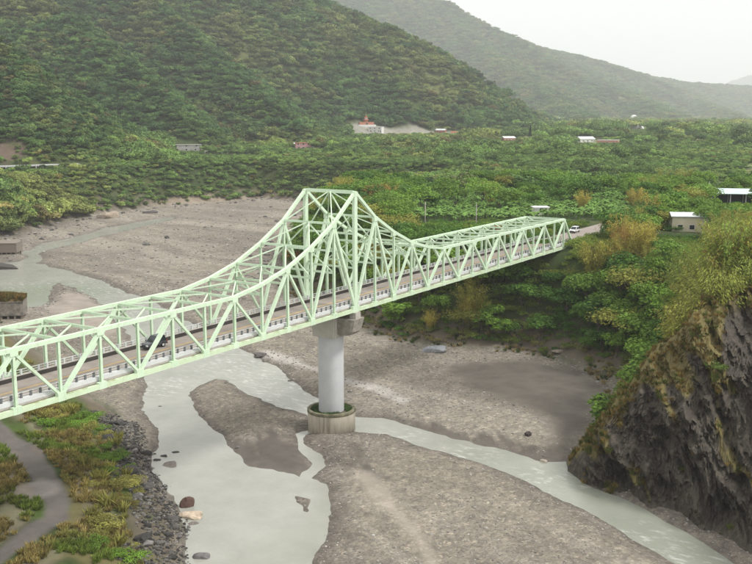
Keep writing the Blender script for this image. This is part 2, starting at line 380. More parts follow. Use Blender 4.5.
# ------------------------------------------------------------------ terrain sheet
def build_terrain():
    na, nr = 720, 1010
    ang = YAW + np.linspace(R(44), R(-54), na)
    rr = np.exp(np.linspace(math.log(48), math.log(21000), nr))
    A, Rr = np.meshgrid(ang, rr); x = CAM[0]+Rr*np.cos(A); y = CAM[1]+Rr*np.sin(A)
    z = height(x, y)
    xf, yf, zf = x.ravel(), y.ravel(), z.ravel(); n = xf.size
    far = np.hypot(xf-CAM[0], yf-CAM[1]); nearm = far < 900
    dr = np.full(n, 900.); dr[nearm] = sdist(RIVERBED, xf[nearm], yf[nearm])
    col = np.empty((n, 3)); col[:] = (.045, .065, .022)
    nz = fbm(xf/60, yf/60, 4, 41)[:, None]; nf = fbm(xf/9, yf/9, 3, 42)[:, None]
    col = col*(1+.35*nz) + np.array((.03, .02, .006))*np.clip(nf, 0, 1)
    def lay(mask, c):
        nonlocal col
        mask = np.clip(mask, 0, 1)[:, None]; col = col*(1-mask) + np.array(c)*mask
    grs = .7*fbm(xf/150, yf/150, 3, 98)+.6*fbm(xf/50, yf/50, 3, 94)+.15*fbm(xf/12, yf/12, 2, 93)
    lay(ss(.38, .5, grs)*(zf > 30)*.9, (.10, .11, .04))
    # fields on the plain
    fld = ss(.05, .3, fbm(xf/120+3, yf/150, 3, 44))*ss(300, 380, far)*ss(5200, 4000, far)*(zf < 32)*ss(60, 110, dr)*ss(380, 460, proj(np.stack([xf, yf, zf], 1))[0])
    lay(fld*.85, (.16, .20, .075))
    lay(fld*ss(.1, .4, fbm(xf/50, yf/50, 2, 46)), (.20, .19, .09))
    # bare scar on the left hillside, far exposed banks, temple clearing, distant sandbar
    for p, r, c in ((hit(2, 152), 17, (.11, .08, .06)), (hit(30, 162), 8, (.09, .075, .055))):
        lay(ss(r, r*.5, np.hypot(xf-p[0], yf-p[1]) + 9*nf[:, 0]), c)
    lay(ss(24, 15, pline(CLEAR, xf, yf)[0]+6*nf[:, 0])*.9, (.25, .24, .205))
    lay(ss(20, -20, sdist(SANDBAR, xf, yf)+15*nf[:, 0]), (.40, .36, .31))
    soil = ss(9, 4, dr + 4*nf[:, 0])*(dr > 0)
    lay(soil, (.12, .10, .075)); lay(ss(14, 9, dr)*(dr > 0)*(yf < -36)*(xf < 15), (.17, .153, .13))
    pb_ = hit(230, 203); lay(ss(9, 3, dr)*(dr > -2)*ss(60, 30, np.hypot(xf-pb_[0], yf-pb_[1])), (.25, .205, .155))
    # riverbed
    grav = ss(2.5, -2.5, np.where((yf < -36) & (xf < 18), dr-9, dr) + 2.*nf[:, 0])
    lay(grav, (.218, .196, .160))
    lay(grav*.75*ss(-.05, .55, fbm(xf/32, yf/32, 4, 51)), (.17, .153, .13))
    ud, vd = xf*-.19+yf*-.98, xf*.98-yf*.19
    flow = fbm(ud/55, vd/7+1.2*fbm(xf/40, yf/40, 2, 57), 4, 58)
    lay(grav*.55*ss(.12, .4, flow), (.145, .13, .11)); lay(grav*.6*ss(-.12, -.4, flow), (.275, .25, .21))
    lay(grav*.6*ss(.1, .6, fbm(xf/18+9, yf/45, 4, 52)), (.30, .272, .228))
    nb = nearm & (dr < 8); idx = np.where(nb)[0]; X, Y = xf[idx], yf[idx]
    full = np.zeros(n)
    def sub(v): full[:] = 0; full[idx] = v; return full.copy()
    nn = fbm(X/8, Y/8, 4, 53)
    lay(sub(ss(3, -4, sdist(MUD, X, Y)+3*nn))*.92, (.105, .093, .08))
    smooth = sub(ss(3, -4, sdist(MUD, X, Y)+3*nn))
    for P in WETS:
        wv = fbm((X+Y)/9+.8*fbm(X/9, Y/9, 2, 56), (X-Y)/2.2, 4, 54); s = sub(ss(1.5, -2.5, sdist(P, X, Y)+6*wv)); lay(s*.85, (.085, .075, .066)); smooth = np.maximum(smooth, s)
    s = sub(ss(2.6, .2, pline(STREAK, X, Y)[0]+1.6*nn)); lay(s*.8, (.43, .405, .375)); smooth = np.maximum(smooth, s*.8)
    s = sub(ss(2.4, .1, pline(STREAK2, X, Y)[0]+1.8*nn)); lay(s*.75, (.34, .305, .255)); smooth = np.maximum(smooth, s*.7)
    s = sub(ss(2, -3, sdist(BAR2, X, Y)+3*nn)); lay(s*.7, (.30, .265, .23)); smooth = np.maximum(smooth, s)
    wd = sub(water_d(X, Y)+50)-50; wd[~nb] = 99
    lay(ss(1.7, .1, zf*2.2+.5*np.abs(nf[:, 0]))*(wd < 8)*.8, (.135, .12, .105))     # damp margin at the waterline
    # left bank: track, dry grass soil
    left = nearm & (xf < 15) & (yf < 110) & (dr > -4) & (yf > -40)
    lay(left*ss(0, 6, dr)*ss(-.3, .3, fbm(xf/6, yf/6, 3, 61)), (.125, .112, .05))
    lay(left*ss(1, 5, dr)*ss(.05, .3, fbm(xf/5+7, yf/5, 3, 62)), (.055, .085, .02))
    rd = pline(ROADP, xf, yf)[0]
    lay(left*ss(2.1, 1.2, rd+1.0*nf[:, 0]), (.118, .107, .097))
    pale = hit(38, 490); lay(left*ss(3.2, 1.5, np.hypot((xf-pale[0])*.8, yf-pale[1])+1.5*nf[:, 0]), (.24, .22, .2))
    sh = hit(20, 480); lay(left*ss(3, 1, np.abs(rd-5)+2*nf[:, 0])*.5, (.26, .215, .165))
    V = np.stack([xf, yf, zf], 1)
    me = bpy.data.meshes.new('ground')
    me.vertices.add(n); me.vertices.foreach_set('co', V.ravel().astype(np.float32))
    i, j = np.meshgrid(np.arange(nr-1), np.arange(na-1), indexing='ij'); a = (i*na+j).ravel()
    q = np.stack([a, a+1, a+na+1, a+na], 1)[:, ::-1]
    me.loops.add(q.size); me.polygons.add(len(q))
    me.loops.foreach_set('vertex_index', q.ravel().astype(np.int32)); me.polygons.foreach_set('loop_start', np.arange(0, q.size, 4, dtype=np.int32))
    me.update(calc_edges=True); me.polygons.foreach_set('use_smooth', np.ones(len(q), bool))
    ca = me.color_attributes.new('soil', 'FLOAT_COLOR', 'POINT'); ca.data.foreach_set('color', np.hstack([col, np.ones((n, 1))]).ravel().astype(np.float32))
    g = me.attributes.new('gravel', 'FLOAT', 'POINT'); g.data.foreach_set('value', (grav*(1-smooth)*ss(1400, 500, far)).astype(np.float32))
    def b(nt, bs):
        c = N(nt, 'ShaderNodeAttribute', attribute_name='soil'); gr = N(nt, 'ShaderNodeAttribute', attribute_name='gravel')
        geo = N(nt, 'ShaderNodeNewGeometry')
        v1 = N(nt, 'ShaderNodeTexVoronoi', i_Scale=1.5); v2 = N(nt, 'ShaderNodeTexVoronoi', i_Scale=3.6)
        for v in (v1, v2): nt.links.new(geo.outputs['Position'], v.inputs['Vector'])
        s1 = N(nt, 'ShaderNodeSeparateColor'); s2 = N(nt, 'ShaderNodeSeparateColor')
        nt.links.new(v1.outputs['Color'], s1.inputs[0]); nt.links.new(v2.outputs['Color'], s2.inputs[0])
        ad = N(nt, 'ShaderNodeMath', operation='ADD'); nt.links.new(s1.outputs[0], ad.inputs[0]); nt.links.new(s2.outputs[0], ad.inputs[1])
        peb = ramp(nt, ad.outputs[0], [(.0, (.58, .58, .58)), (.55, (.93, .925, .92)), (.85, (1.22, 1.2, 1.17)), (1., (1.75, 1.7, 1.62))])
        mr = N(nt, 'ShaderNodeMath', operation='MULTIPLY', i_1=.5); nt.links.new(ad.outputs[0], mr.inputs[0])
        peb.node.inputs[0].links and nt.links.remove(peb.node.inputs[0].links[0]); nt.links.new(mr.outputs[0], peb.node.inputs[0])
        nl = worldnoise(nt, .22, 6, .7); nv = ramp(nt, nl.outputs[0], [(.3, (.8, .8, .8)), (.7, (1.2, 1.2, 1.2))])
        base = mixc(nt, 1., c.outputs['Color'], nv, 'MULTIPLY')
        pb = mixc(nt, gr.outputs['Fac'], (1, 1, 1), peb)
        nt.links.new(mixc(nt, 1., base, pb, 'MULTIPLY'), bs.inputs['Base Color'])
        nb_ = worldnoise(nt, 1.2, 6, .7); bump(nt, bs, nb_.outputs[0], .5, .25)
    me.materials.append(mat('ground_soil', rough=.95, build=b, spec=.15))
    o = link('ground', me); tag(o, 'valley ground of grey gravel, mud and wooded hillsides', kind='structure')
    return o
build_terrain()

# ------------------------------------------------------------------ water
def b_water(nt, b):
    n = worldnoise(nt, .12, 4, .6); n2 = worldnoise(nt, .9, 6, .7, ((1, .45, 1), (0, 0, R(-35)))); nb = worldnoise(nt, 1.6, 5, .65)
    c = ramp(nt, n.outputs[0], [(.3, (.262, .268, .232)), (.7, (.335, .337, .297))])
    foam = ramp(nt, n2.outputs[0], [(.52, (0, 0, 0)), (.66, (1, 1, 1))])
    at_ = N(nt, 'ShaderNodeAttribute', attribute_name='rapid')
    m = N(nt, 'ShaderNodeMath', operation='MULTIPLY'); nt.links.new(foam, m.inputs[0]); nt.links.new(at_.outputs['Fac'], m.inputs[1])
    gp = N(nt, 'ShaderNodeAttribute', attribute_name='pool')
    c2 = mixc(nt, gp.outputs['Fac'], c, (.235, .26, .20))
    nt.links.new(mixc(nt, m.outputs[0], c2, (.72, .73, .71)), b.inputs['Base Color'])
    bump(nt, b, nb.outputs[0], .35, .14)
def build_water():
    P = RIVERBED; x0, x1, y0, y1 = -140, 345, -130, 335
    nx, ny = 260, 250; X, Y = np.meshgrid(np.linspace(x0, x1, nx), np.linspace(y0, y1, ny))
    xf, yf = X.ravel(), Y.ravel()
    d = sdist(RIVERBED, xf, yf)
    V = np.stack([xf, yf, np.zeros(xf.size)], 1)
    F = []; ok = (d < 8).reshape(ny, nx)
    for i in range(ny-1):
        for j in range(nx-1):
            if ok[i, j] or ok[i+1, j] or ok[i, j+1] or ok[i+1, j+1]:
                a = i*nx+j; F.append((a, a+1, a+nx+1, a+nx))
    me = mesh('river_water', V, F)
    rap = np.zeros(xf.size)
    for px, py, r in ((150, 310, 22), (200, 345, 22), (235, 365, 14), (262, 378, 12), (290, 393, 12), (300, 400, 10), (160, 390, 7), (175, 382, 7), (400, 437, 6), (470, 455, 7), (540, 478, 7), (575, 480, 5), (640, 535, 6), (680, 555, 8), (50, 250, 30), (110, 290, 25), (90, 282, 20), (28, 285, 15)):
        p = at(px, py, 0); rap = np.maximum(rap, ss(r, r*.3, np.hypot(xf-p[0], yf-p[1])))
    a = me.attributes.new('rapid', 'FLOAT', 'POINT'); a.data.foreach_set('value', (rap*.42+.02).astype(np.float32))
    p = at(44, 294, 0); pool = ss(26, 8, np.hypot(xf-p[0], yf-p[1])); p = at(640, 525, 0); pool = np.maximum(pool, .55*ss(45, 10, np.hypot(xf-p[0], yf-p[1])))
    a = me.attributes.new('pool', 'FLOAT', 'POINT'); a.data.foreach_set('value', pool.astype(np.float32))
    me.materials.append(mat('silty_water', rough=.14, build=b_water, spec=.35))
    tag(link('river_water', me), 'milky grey-green river water winding between gravel bars', kind='structure')
build_water()

# ------------------------------------------------------------------ rock cliff
def build_cliff():
    foot = np.array([list(at(x, y, .2)[:2]) for x, y in [(562, 466), (571, 472), (582, 480), (592, 485), (610, 493), (624, 496), (650, 508), (668, 512), (690, 520), (715, 538), (752, 560), (850, 615), (1000, 700), (1160, 800), (1500, 1010)]])
    top = NOSE
    def resample(P, n):
        s = np.r_[0, np.cumsum(np.hypot(*np.diff(P[:, :2], axis=0).T))]; s /= s[-1]
        return np.stack([np.interp(np.linspace(0, 1, n), s, P[:, k]) for k in range(P.shape[1])], 1)
    ns = 680; u = np.linspace(0, 1, ns)
    # sample by bearing from the camera so crest sits over foot
    def by(P):
        b = np.array([math.atan2(*(p[:2]-CAM[:2])[::-1]) for p in P]); return -b
    bf, bt = by(foot), by(top)
    bb = np.linspace(max(bf[0], bt[0])+.006, min(bf[-1], bt[-1]), ns)
    Fp = np.stack([np.interp(bb, bf, foot[:, k]) for k in (0, 1)], 1); Tp = np.stack([np.interp(bb, bt, top[:, k]) for k in range(3)], 1)
    prof = [(-.10, -.06), (0, 0), (.12, .10), (.22, .28), (.36, .45), (.46, .62), (.62, .78), (.80, .90), (1, 1), (1.3, .97), (1.8, .72), (2.6, .2), (3.2, -.15)]
    pt = np.array(prof); nt_ = 190; tt = np.linspace(0, 1, nt_); k = np.linspace(0, 1, len(prof))
    # denser on the face
    k = np.r_[np.linspace(0, .74, 9), .80, .87, .94, 1.0]
    ph, pv = np.interp(tt, k, pt[:, 0]), np.interp(tt, k, pt[:, 1])
    B, T = np.meshgrid(np.arange(ns), np.arange(nt_), indexing='ij')
    hh, vv = ph[T], pv[T]
    base = Fp[B]; dirv = Tp[B][..., :2]-base; L = np.linalg.norm(dirv, axis=-1, keepdims=True); dn = dirv/np.maximum(L, .3)
    # behind the crest the run is in metres
    run = np.where(hh <= 1, hh*L[..., 0], L[..., 0] + (hh-1)*np.minimum(9, .2+.9*Tp[B][..., 2]))
    x = base[..., 0]+dn[..., 0]*run; y = base[..., 1]+dn[..., 1]*run
    zc = Tp[B][..., 2]; z = .0 + vv*zc
    zc = zc + np.clip(zc/8, 0, 1)*(1.6*fbm(bb[B]*45, np.zeros(B.shape)+.3, 3, 68)+.5*fbm(bb[B]*260, np.zeros(B.shape)+.7, 2, 67)); z = vv*zc
    z = np.where(hh > 1, zc*np.clip(vv, 0, 1)**.7 + np.minimum(vv, 0)*6, z)
    # keep plateau flat where the terrace lies behind the cliff
    sidx = ss(.33, .48, B/ns); z = np.where(hh > 1, z*(1-sidx)+(zc-.8*(hh-1))*sidx, z)
    # steep strata, gullies and broken ledges
    sm = np.r_[0, np.cumsum(np.hypot(*np.diff(Fp, axis=0).T))][B]; vm = np.where(hh <= 1, vv*zc, zc+run-L[..., 0])
    wp = 2.2*fbm(sm/12, vm/9, 2, 70); A_ = (sm+wp)*.70+vm*.72; B_ = -(sm+wp)*.72+vm*.70
    rid = lambda f: 1-2*np.abs(f)
    gully = fbm(A_/8.5+1.3, B_/40, 3, 71); strat = rid(fbm(A_/2.1, B_/17, 3, 72)); fine = rid(fbm(A_/.75, B_/6, 3, 73)); blk = fbm(sm/1.5, vm/1.1, 3, 79)
    amp = ss(-.05, .12, vv)*np.clip(zc/7, .1, 1)*np.clip(L[..., 0]/5, 0, 1)
    off = amp*(6.5*gully + 4.5*fbm(sm/8+5, vm/7, 3, 69) + 1.3*strat + .35*fine + 1.0*blk)*np.where(hh > 1, .25, 1)
    stp = lambda f, k: np.floor(f*k)/k
    off = off + amp*(4.2*stp(fbm(A_/3.2, B_/8, 3, 84), 5)+1.7*stp(fbm(A_/1.2+3, B_/3.2, 3, 85), 5)+1.1*stp(fbm(sm/1.3+wp, vm/.9, 3, 86), 5)+1.6*stp(fbm(sm/4+9, vm/3+wp*.2, 2, 87), 4))*np.where(hh > 1, .2, 1)
    s1 = A_
    x = x - dn[..., 0]*off; y = y - dn[..., 1]*off; z = z + amp*(.35*blk+.35*strat)*np.where(hh > 1, .4, 1)
    rock = np.stack([x, y, z], -1).reshape(-1, 3)
    a = (np.arange(ns-1)[:, None]*nt_ + np.arange(nt_-1)[None]).ravel()
    F = np.stack([a, a+1, a+nt_+1, a+nt_], 1)
    me = mesh('rock_cliff', rock, F.tolist(), smooth=False)
    pat = fbm(A_/3.2+4, B_/9, 3, 76)
    g = ss(.05, .2, pat + .65*(ss(.35, 1., vv)-.42))*.9
    g = np.maximum(g, ss(.86, .97, vv)*ss(-.5, .1, fbm(x/4, y/4, 2, 77)+.25)*(hh > .7))
    g = np.maximum(g, ss(.50, .58, B/ns)*ss(.05, .25, fbm(A_/4, B_/10, 2, 80)))
    at_ = me.attributes.new('growth', 'FLOAT', 'POINT'); at_.data.foreach_set('value', g.ravel().astype(np.float32))
    tn = fbm(A_/13+2, B_/30, 3, 78); tanm = ss(.0, .35, tn + .6*ss(.33, .5, B/ns)-.06)*ss(-.45, .4, .6*strat+.4*fine-.05)
    at_ = me.attributes.new('tan', 'FLOAT', 'POINT'); at_.data.foreach_set('value', tanm.ravel().astype(np.float32))
    def b(nt, bs):
        n1 = worldnoise(nt, .9, 8, .78, ((1.2, 1.2, .7), (R(28), R(18), 0))); n2 = worldnoise(nt, 2.5, 6, .75)
        dark = ramp(nt, n1.outputs[0], [(.3, (.031, .027, .022)), (.5, (.063, .054, .042)), (.7, (.138, .117, .09))])
        tanc = ramp(nt, n1.outputs[0], [(.3, (.06, .048, .040)), (.48, (.17, .13, .095)), (.66, (.32, .26, .195))])
        ta = N(nt, 'ShaderNodeAttribute', attribute_name='tan'); gr = N(nt, 'ShaderNodeAttribute', attribute_name='growth')
        c = mixc(nt, ta.outputs['Fac'], dark, tanc)
        gc = ramp(nt, n2.outputs[0], [(.35, (.09, .095, .025)), (.55, (.19, .15, .045)), (.7, (.24, .16, .055))])
        gm = N(nt, 'ShaderNodeMath', operation='MULTIPLY', i_1=.85); nt.links.new(gr.outputs['Fac'], gm.inputs[0])
        nt.links.new(mixc(nt, gm.outputs[0], c, gc), bs.inputs['Base Color']); bump(nt, bs, n1.outputs[0], .7, .35)
    me.materials.append(mat('cliff_rock', rough=.8, build=b, spec=.3))
    o = link('rock_cliff', me); tag(o, 'dark layered rock cliff with tan grass streaks above the river', kind='structure')
    return rock.reshape(ns, nt_, 3), g
CLIFF, CLIFFG = build_cliff()

# ------------------------------------------------------------------ the truss bridge
PNL = 6.0; WID = 9.95; ZB = 21.4; HS = 6.85; K0, K1 = -14, 16
def top_h(k):
    a = abs(k)
    return {0: 19.4, 1: 14.85, 2: 11.75, 3: 9.3, 4: 7.75}.get(a, HS) if a < 5 else HS
bridge = empty('truss_bridge', (0, 0, 0))
tag(bridge, 'long pale green steel truss bridge with humped top chord above the river pier', 'bridge')
def bp(k, s, dz=0): return (k*PNL, s*WID, ZB+dz)
def tp(k, s, dz=0): return (k*PNL, s*WID, ZB+top_h(k)+dz)
hasT = lambda k: K0 < k < K1
for s in (0, 1):
    for k in range(K0, K1):
        beam('bottom_chord', bp(k, s), bp(k+1, s), .48, .60, STEELG, bridge)
        if hasT(k) and hasT(k+1): beam('top_chord', tp(k, s), tp(k+1, s), .46, .48, STEEL, bridge)
    beam('end_post', tp(K0+1, s), bp(K0, s), .46, .44, STEEL, bridge); beam('end_post', tp(K1-1, s), bp(K1, s), .46, .44, STEEL, bridge)
    for k in range(K0+1, K1):
        big = k == 0
        w = .85 if big else (.34 if k % 2 else .30)
        beam('vertical_post', bp(k, s, .33), tp(k, s, -.29), 0.46 if big else .36, w, STEEL, bridge, hsec=not big)
        box('gusset_plate', k*PNL-.58-(.4 if big else 0), k*PNL+.58+(.4 if big else 0), s*WID-.26, s*WID+.26, ZB+(-.33), ZB+(.72 if k % 2 == 0 else .5), STEEL, bridge)
        zt = ZB+top_h(k)
        if k % 2 or abs(k) <= 2: box('gusset_plate', k*PNL-.52, k*PNL+.52, s*WID-.255, s*WID+.255, zt-.68, zt+.08, STEEL, bridge)
    for k in range(K0+2, K1):
        # diagonals: odd panel points carry the top nodes, even ones the bottom nodes; the tower has its own pair
        if k % 2: continue
        for e in (-1, 1):
            if not hasT(k+e): continue
            if k == 0: beam('diagonal', bp(0, s, .3), tp(e, s, -.3), .38, .52, STEEL, bridge)
            else:
                thick = (e == 1) if k < 0 else (e == -1 or k > 3)
                beam('diagonal', bp(k, s, .3), tp(k+e, s, -.3), .38, .46 if thick else .32, STEEL, bridge)
for k in range(K0+1, K1):
    a, b = Vector(tp(k, 0)), Vector(tp(k, 1)); mid = (a+b)/2
    deep = .55 if k in (0, K0+1, K1-1) else .34
    ia, ib = a+Vector((0, .29, 0)), b-Vector((0, .29, 0))
    beam('top_strut', ia, ib, .30, deep, STEEL, bridge, hsec=True)
    e = -1 if k <= 0 else 1
    for q in ((-1, 1) if k == 0 else (e,)):
        if hasT(k+q):
            for s in (0, 1):
                t = Vector(tp(k+q, s)); t.y += .3 if s == 0 else -.3
                m2 = mid.copy(); m2.y += -.15 if s == 0 else .15
                beam('lateral_brace', m2, t, .16, .16, STEEL, bridge)
    # sway frames
    if top_h(k) > 7.5:
        levels = [7.0 if top_h(k) > 8.5 else 6.3] + ([12.6] if k == 0 else []) + ([10.5] if abs(k) == 1 else [])
        prev = top_h(k)
        for lz in sorted(levels, reverse=True):
            pa, pb = Vector(bp(k, 0, lz)), Vector(bp(k, 1, lz)); pa.y += .2; pb.y -= .2
            beam('sway_strut', pa, pb, .26, .30, STEEL, bridge, hsec=True)
            m3 = Vector(bp(k, .5, prev-.2))
            beam('sway_brace', m3-Vector((0, .12, 0)), pa+Vector((0, .05, .15)), .18, .18, STEEL, bridge); beam('sway_brace', m3+Vector((0, .12, 0)), pb+Vector((0, -.05, .15)), .18, .18, STEEL, bridge)
            prev = lz
    elif k % 2:
        for s, f in ((0, .22), (1, -.22)):
            pa = Vector(bp(k, s, top_h(k)-1.7)); pa.y += f; pb = Vector(tp(k, s, -.2)); pb.y += f*9
            beam('knee_brace', pa, pb, .16, .16, STEEL, bridge)
for k in range(K0, K1+1):
    beam('floor_beam', bp(k, 0, -.05)[:1]+(.27, ZB-.08), bp(k, 1)[:1]+(WID-.27, ZB-.08), .34, .7, STEEL, bridge, hsec=True)
DZ = ZB+.62
XA, XB = K0*PNL-.4, K1*PNL+.4
deck = box('deck_slab', XA, XB, .46, WID-.46, ZB+.29, DZ-.05, CONC, bridge)
box('roadway', XA, XB, 1.14, WID-1.14, DZ-.05, DZ, ASPH, deck)
for yy in (WID/2-.14, WID/2+.06): box('lane_line', XA, XB, yy, yy+.09, DZ, DZ+.006, YEL, deck)
box('edge_strip', XA, XB, WID-1.62, WID-1.15, DZ, DZ+.005, mat('edge_strip_dark', (.035, .03, .027), .95), deck)  # thin dark strip on the roadway along the foot of the far kerb
for near, y0, y1 in ((1, .47, 1.13), (0, WID-1.13, WID-.47)):
    kb = box('kerb', XA, XB, y0, y1, DZ-.05, DZ+.42, CONCP if near else CONC, bridge, )
    box('kerb_face', XA, XB, y1 if near else y0-.012, y1+.012 if near else y0, DZ, DZ+.38, mat('kerb_face_dark', (.06, .052, .046), .95), kb)  # thin dark sheet over the roadside face of each kerb
    rail = box('railing', XA, XB, (y0+y1)/2-.04, (y0+y1)/2+.04, DZ+.98, DZ+1.06, PALEM, bridge)
    box('lower_rail', XA, XB, (y0+y1)/2-.03, (y0+y1)/2+.03, DZ+.70, DZ+.75, PALEM, rail)
    pm = unit_box(POSTM if near else PALEM)
    x = XA+.5
    while x < XB:
        o = link('railing_post', pm, rail); o.location = (x, (y0+y1)/2, DZ+.72); o.scale = (.24, .20, .62); x += 1.28
# pier under the tower
pier = empty('bridge_pier', (0, WID/2, 0)); tag(pier, 'round grey concrete pier on a drum footing under the bridge tower', 'pier')
lathe('column', [(2.12, 3.4), (2.16, 3.5), (2.16, 16.6), (2.16, 16.62)], 56, COLM, pier)
lathe('caisson', [(4.05, -1.2), (4.05, 3.45), (4.05, 3.75), (3.95, 3.8), (3.6, 3.8), (3.6, 3.2), (3.4, 3.15)], 64, CONCS, pier)
lathe('caisson_rim', [(4.09, 3.32), (4.13, 3.36), (4.13, 3.80), (4.09, 3.85), (3.62, 3.85), (3.56, 3.8), (3.56, 3.05)], 64, mat('mossy_concrete', (.1, .1, .06), .95, mottled((.06, .06, .035), (.24, .22, .15), 1.2, .2)), pier)
def loft(name, secs, m, parent, bev=.2):
    bm = bmesh.new(); rv_ = [[bm.verts.new(v) for v in ((x0, y0, z), (x1, y0, z), (x1, y1, z), (x0, y1, z))] for z, x0, x1, y0, y1 in secs]
    for i in range(len(rv_)-1):
        for q in range(4): bm.faces.new((rv_[i][q], rv_[i][(q+1) % 4], rv_[i+1][(q+1) % 4], rv_[i+1][q]))
    bm.faces.new(rv_[0][::-1]); bm.faces.new(rv_[-1])
    bmesh.ops.bevel(bm, geom=[e for e in bm.edges if abs(e.verts[0].co.z-e.verts[1].co.z) > .1], offset=bev, segments=2, affect='EDGES')
    return link(name, bm_mesh(name, bm, m), parent)
loft('pier_cap', [(16.55, -2.25, 2.25, -2.3, 2.3), (18.3, -2.3, 2.3, -2.35, 2.4), (18.9, -2.3, 2.3, -2.4, 4.6), (19.9, -2.3, 2.3, -2.4, 5.8)], CONCB, pier)
loft('pier_bracket', [(17.2, -1.4, 1.5, -4.4, -2.2), (17.8, -1.5, 1.6, -5.2, -2.2), (20.0, -1.6, 1.7, -5.8, -2.2)], mat('stained_concrete', (.16, .14, .11), .95, mottled((.18, .165, .14), (.38, .35, .30), 1.0, .3)), pier)
for s in (-1, 1):
    o = box('bearing_block', -.75, .75, s*WID/2-.6, s*WID/2+.6, 19.9, ZB-.36, CONC, pier)
ab = empty('bridge_abutment', (K1*PNL, WID/2, 0)); tag(ab, 'concrete abutment carrying the wooded end of the bridge', 'abutment')
box('seat_block', -3.4, 3.2, -5.6, 5.6, 8, ZB-.75, CONC, ab); box('backwall', .55, 3.0, -5.4, 5.4, ZB-.75, DZ-.06, CONC, ab)
ab = empty('bridge_abutment', (K0*PNL, WID/2, 0)); tag(ab, 'concrete abutment carrying the bridge on the side of the gravel track', 'abutment')
box('seat_block', -3.2, 2.4, -5.6, 5.6, 3, ZB-.75, CONC, ab); box('backwall', -3.0, -.55, -5.4, 5.4, ZB-.75, DZ-.06, CONC, ab)
def strip(name, P, w, dz, m, parent=None, fixz=None):
    P = np.array(P, float); V = []; F = []
    for i in range(len(P)):
        t = P[min(i+1, len(P)-1), :2]-P[max(i-1, 0), :2]; t /= np.linalg.norm(t); nrm = np.array([-t[1], t[0]])
        for s in (-1, 1):
            p = P[i, :2]+nrm*s*w/2; z = (fixz if fixz is not None else max(H(*p), H(*P[i, :2])))+dz; V.append((p[0], p[1], z))
        if i: F.append((2*i-2, 2*i-1, 2*i+1, 2*i))
    return link(name, mesh(name, V, F, m), parent)
o = strip('approach_road', [(K1*PNL+.42, 4.97), (150, 4.97), (200, 6), (260, 12), (320, 24)], 8.2, 0, ASPH, fixz=DZ-.02); tag(o, 'asphalt road leading off the wooded bridge end', kind='structure')
o = strip('approach_road', [(K0*PNL-.42, 4.97), (-110, 4.97), (-138, 4.97)], 8.2, 0, ASPH, fixz=DZ-.02); tag(o, 'asphalt road leading off the bridge on the track side', kind='structure')

# ------------------------------------------------------------------ vegetation prototypes
def leaf_mesh(name, C, size, m, aspect=.55, up_bias=.35, droop=None, extra=None, out=None):
    """rhombic leaves at points C; size scalar or array"""
    C = np.asarray(C, float); n = len(C); size = np.broadcast_to(size, n)*(.65+.7*rng.random(n))
    d = rng.normal(size=(n, 3)); d[:, 2] *= .6
    if droop is not None: d = droop + .35*d
    d /= np.linalg.norm(d, axis=1)[:, None]
    nn = rng.normal(size=(n, 3)); nn[:, 2] += up_bias*3
    if out is not None: nn = .45*rng.normal(size=(n, 3)) + 1.3*out + np.array((0, 0, .35))
    s = np.cross(d, nn); s /= np.linalg.norm(s, axis=1)[:, None]+1e-9
    l = size[:, None]*d*.5; w = size[:, None]*s*.5*aspect
    V = np.stack([C-l, C+w, C+l, C-w], 1).reshape(-1, 3)
    me = bpy.data.meshes.new(name); me.vertices.add(4*n); me.vertices.foreach_set('co', V.ravel().astype(np.float32))
    me.loops.add(4*n); me.polygons.add(n); me.loops.foreach_set('vertex_index', np.arange(4*n, dtype=np.int32)); me.polygons.foreach_set('loop_start', np.arange(0, 4*n, 4, dtype=np.int32))
    me.update(calc_edges=True)
    a = me.attributes.new('leaf', 'FLOAT', 'FACE'); v = rng.random(n)
    if extra is not None: v = .55*v+.45*extra
    a.data.foreach_set('value', v.astype(np.float32)); me.materials.append(m); return me
def lobes(nl, rad, cz, flat):
    L = []
    for k in range(nl):
        a = 2*math.pi*(k*.618+.1*random.random()); r = rad*(.25+.75*math.sqrt((k+.5)/nl)); 
        L.append((r*math.cos(a), r*math.sin(a), cz+flat*(random.random()-.35)*(1.2-r/rad*.6), rad*(.42+.28*random.random())))
    return L
def crown(name, nl, per, rad, cz, flat, lsize, m, aspect=.6):
    C = []; E = []; O = []
    for (x, y, z, r) in lobes(nl, rad, cz, flat):
        d = rng.normal(size=(per, 3)); d /= np.linalg.norm(d, axis=1)[:, None]; d[:, 2] = np.where(d[:, 2] < -.35, -d[:, 2]*.5, d[:, 2])
        rr = r*(.68+.36*rng.random(per)**.6); C.append(np.array([x, y, z]) + d*rr[:, None]*np.array([1, 1, .82])); E.append(np.full(per, random.random())); O.append(d)
    return leaf_mesh(name, np.concatenate(C), lsize, m, aspect, extra=np.concatenate(E), out=np.concatenate(O))
def tube(V, F, pts, r0, r1, seg=5):
    P = [Vector(p) for p in pts]; b = len(V)
    for i, p in enumerate(P):
        t = (P[min(i+1, len(P)-1)]-P[max(i-1, 0)]).normalized(); u = t.orthogonal().normalized(); v = t.cross(u); r = r0+(r1-r0)*i/(len(P)-1)
        for k in range(seg): a = 2*math.pi*k/seg; V.append(tuple(p+u*r*math.cos(a)+v*r*math.sin(a)))
    for i in range(len(P)-1):
        for k in range(seg): F.append((b+i*seg+k, b+i*seg+(k+1) % seg, b+(i+1)*seg+(k+1) % seg, b+(i+1)*seg+k))
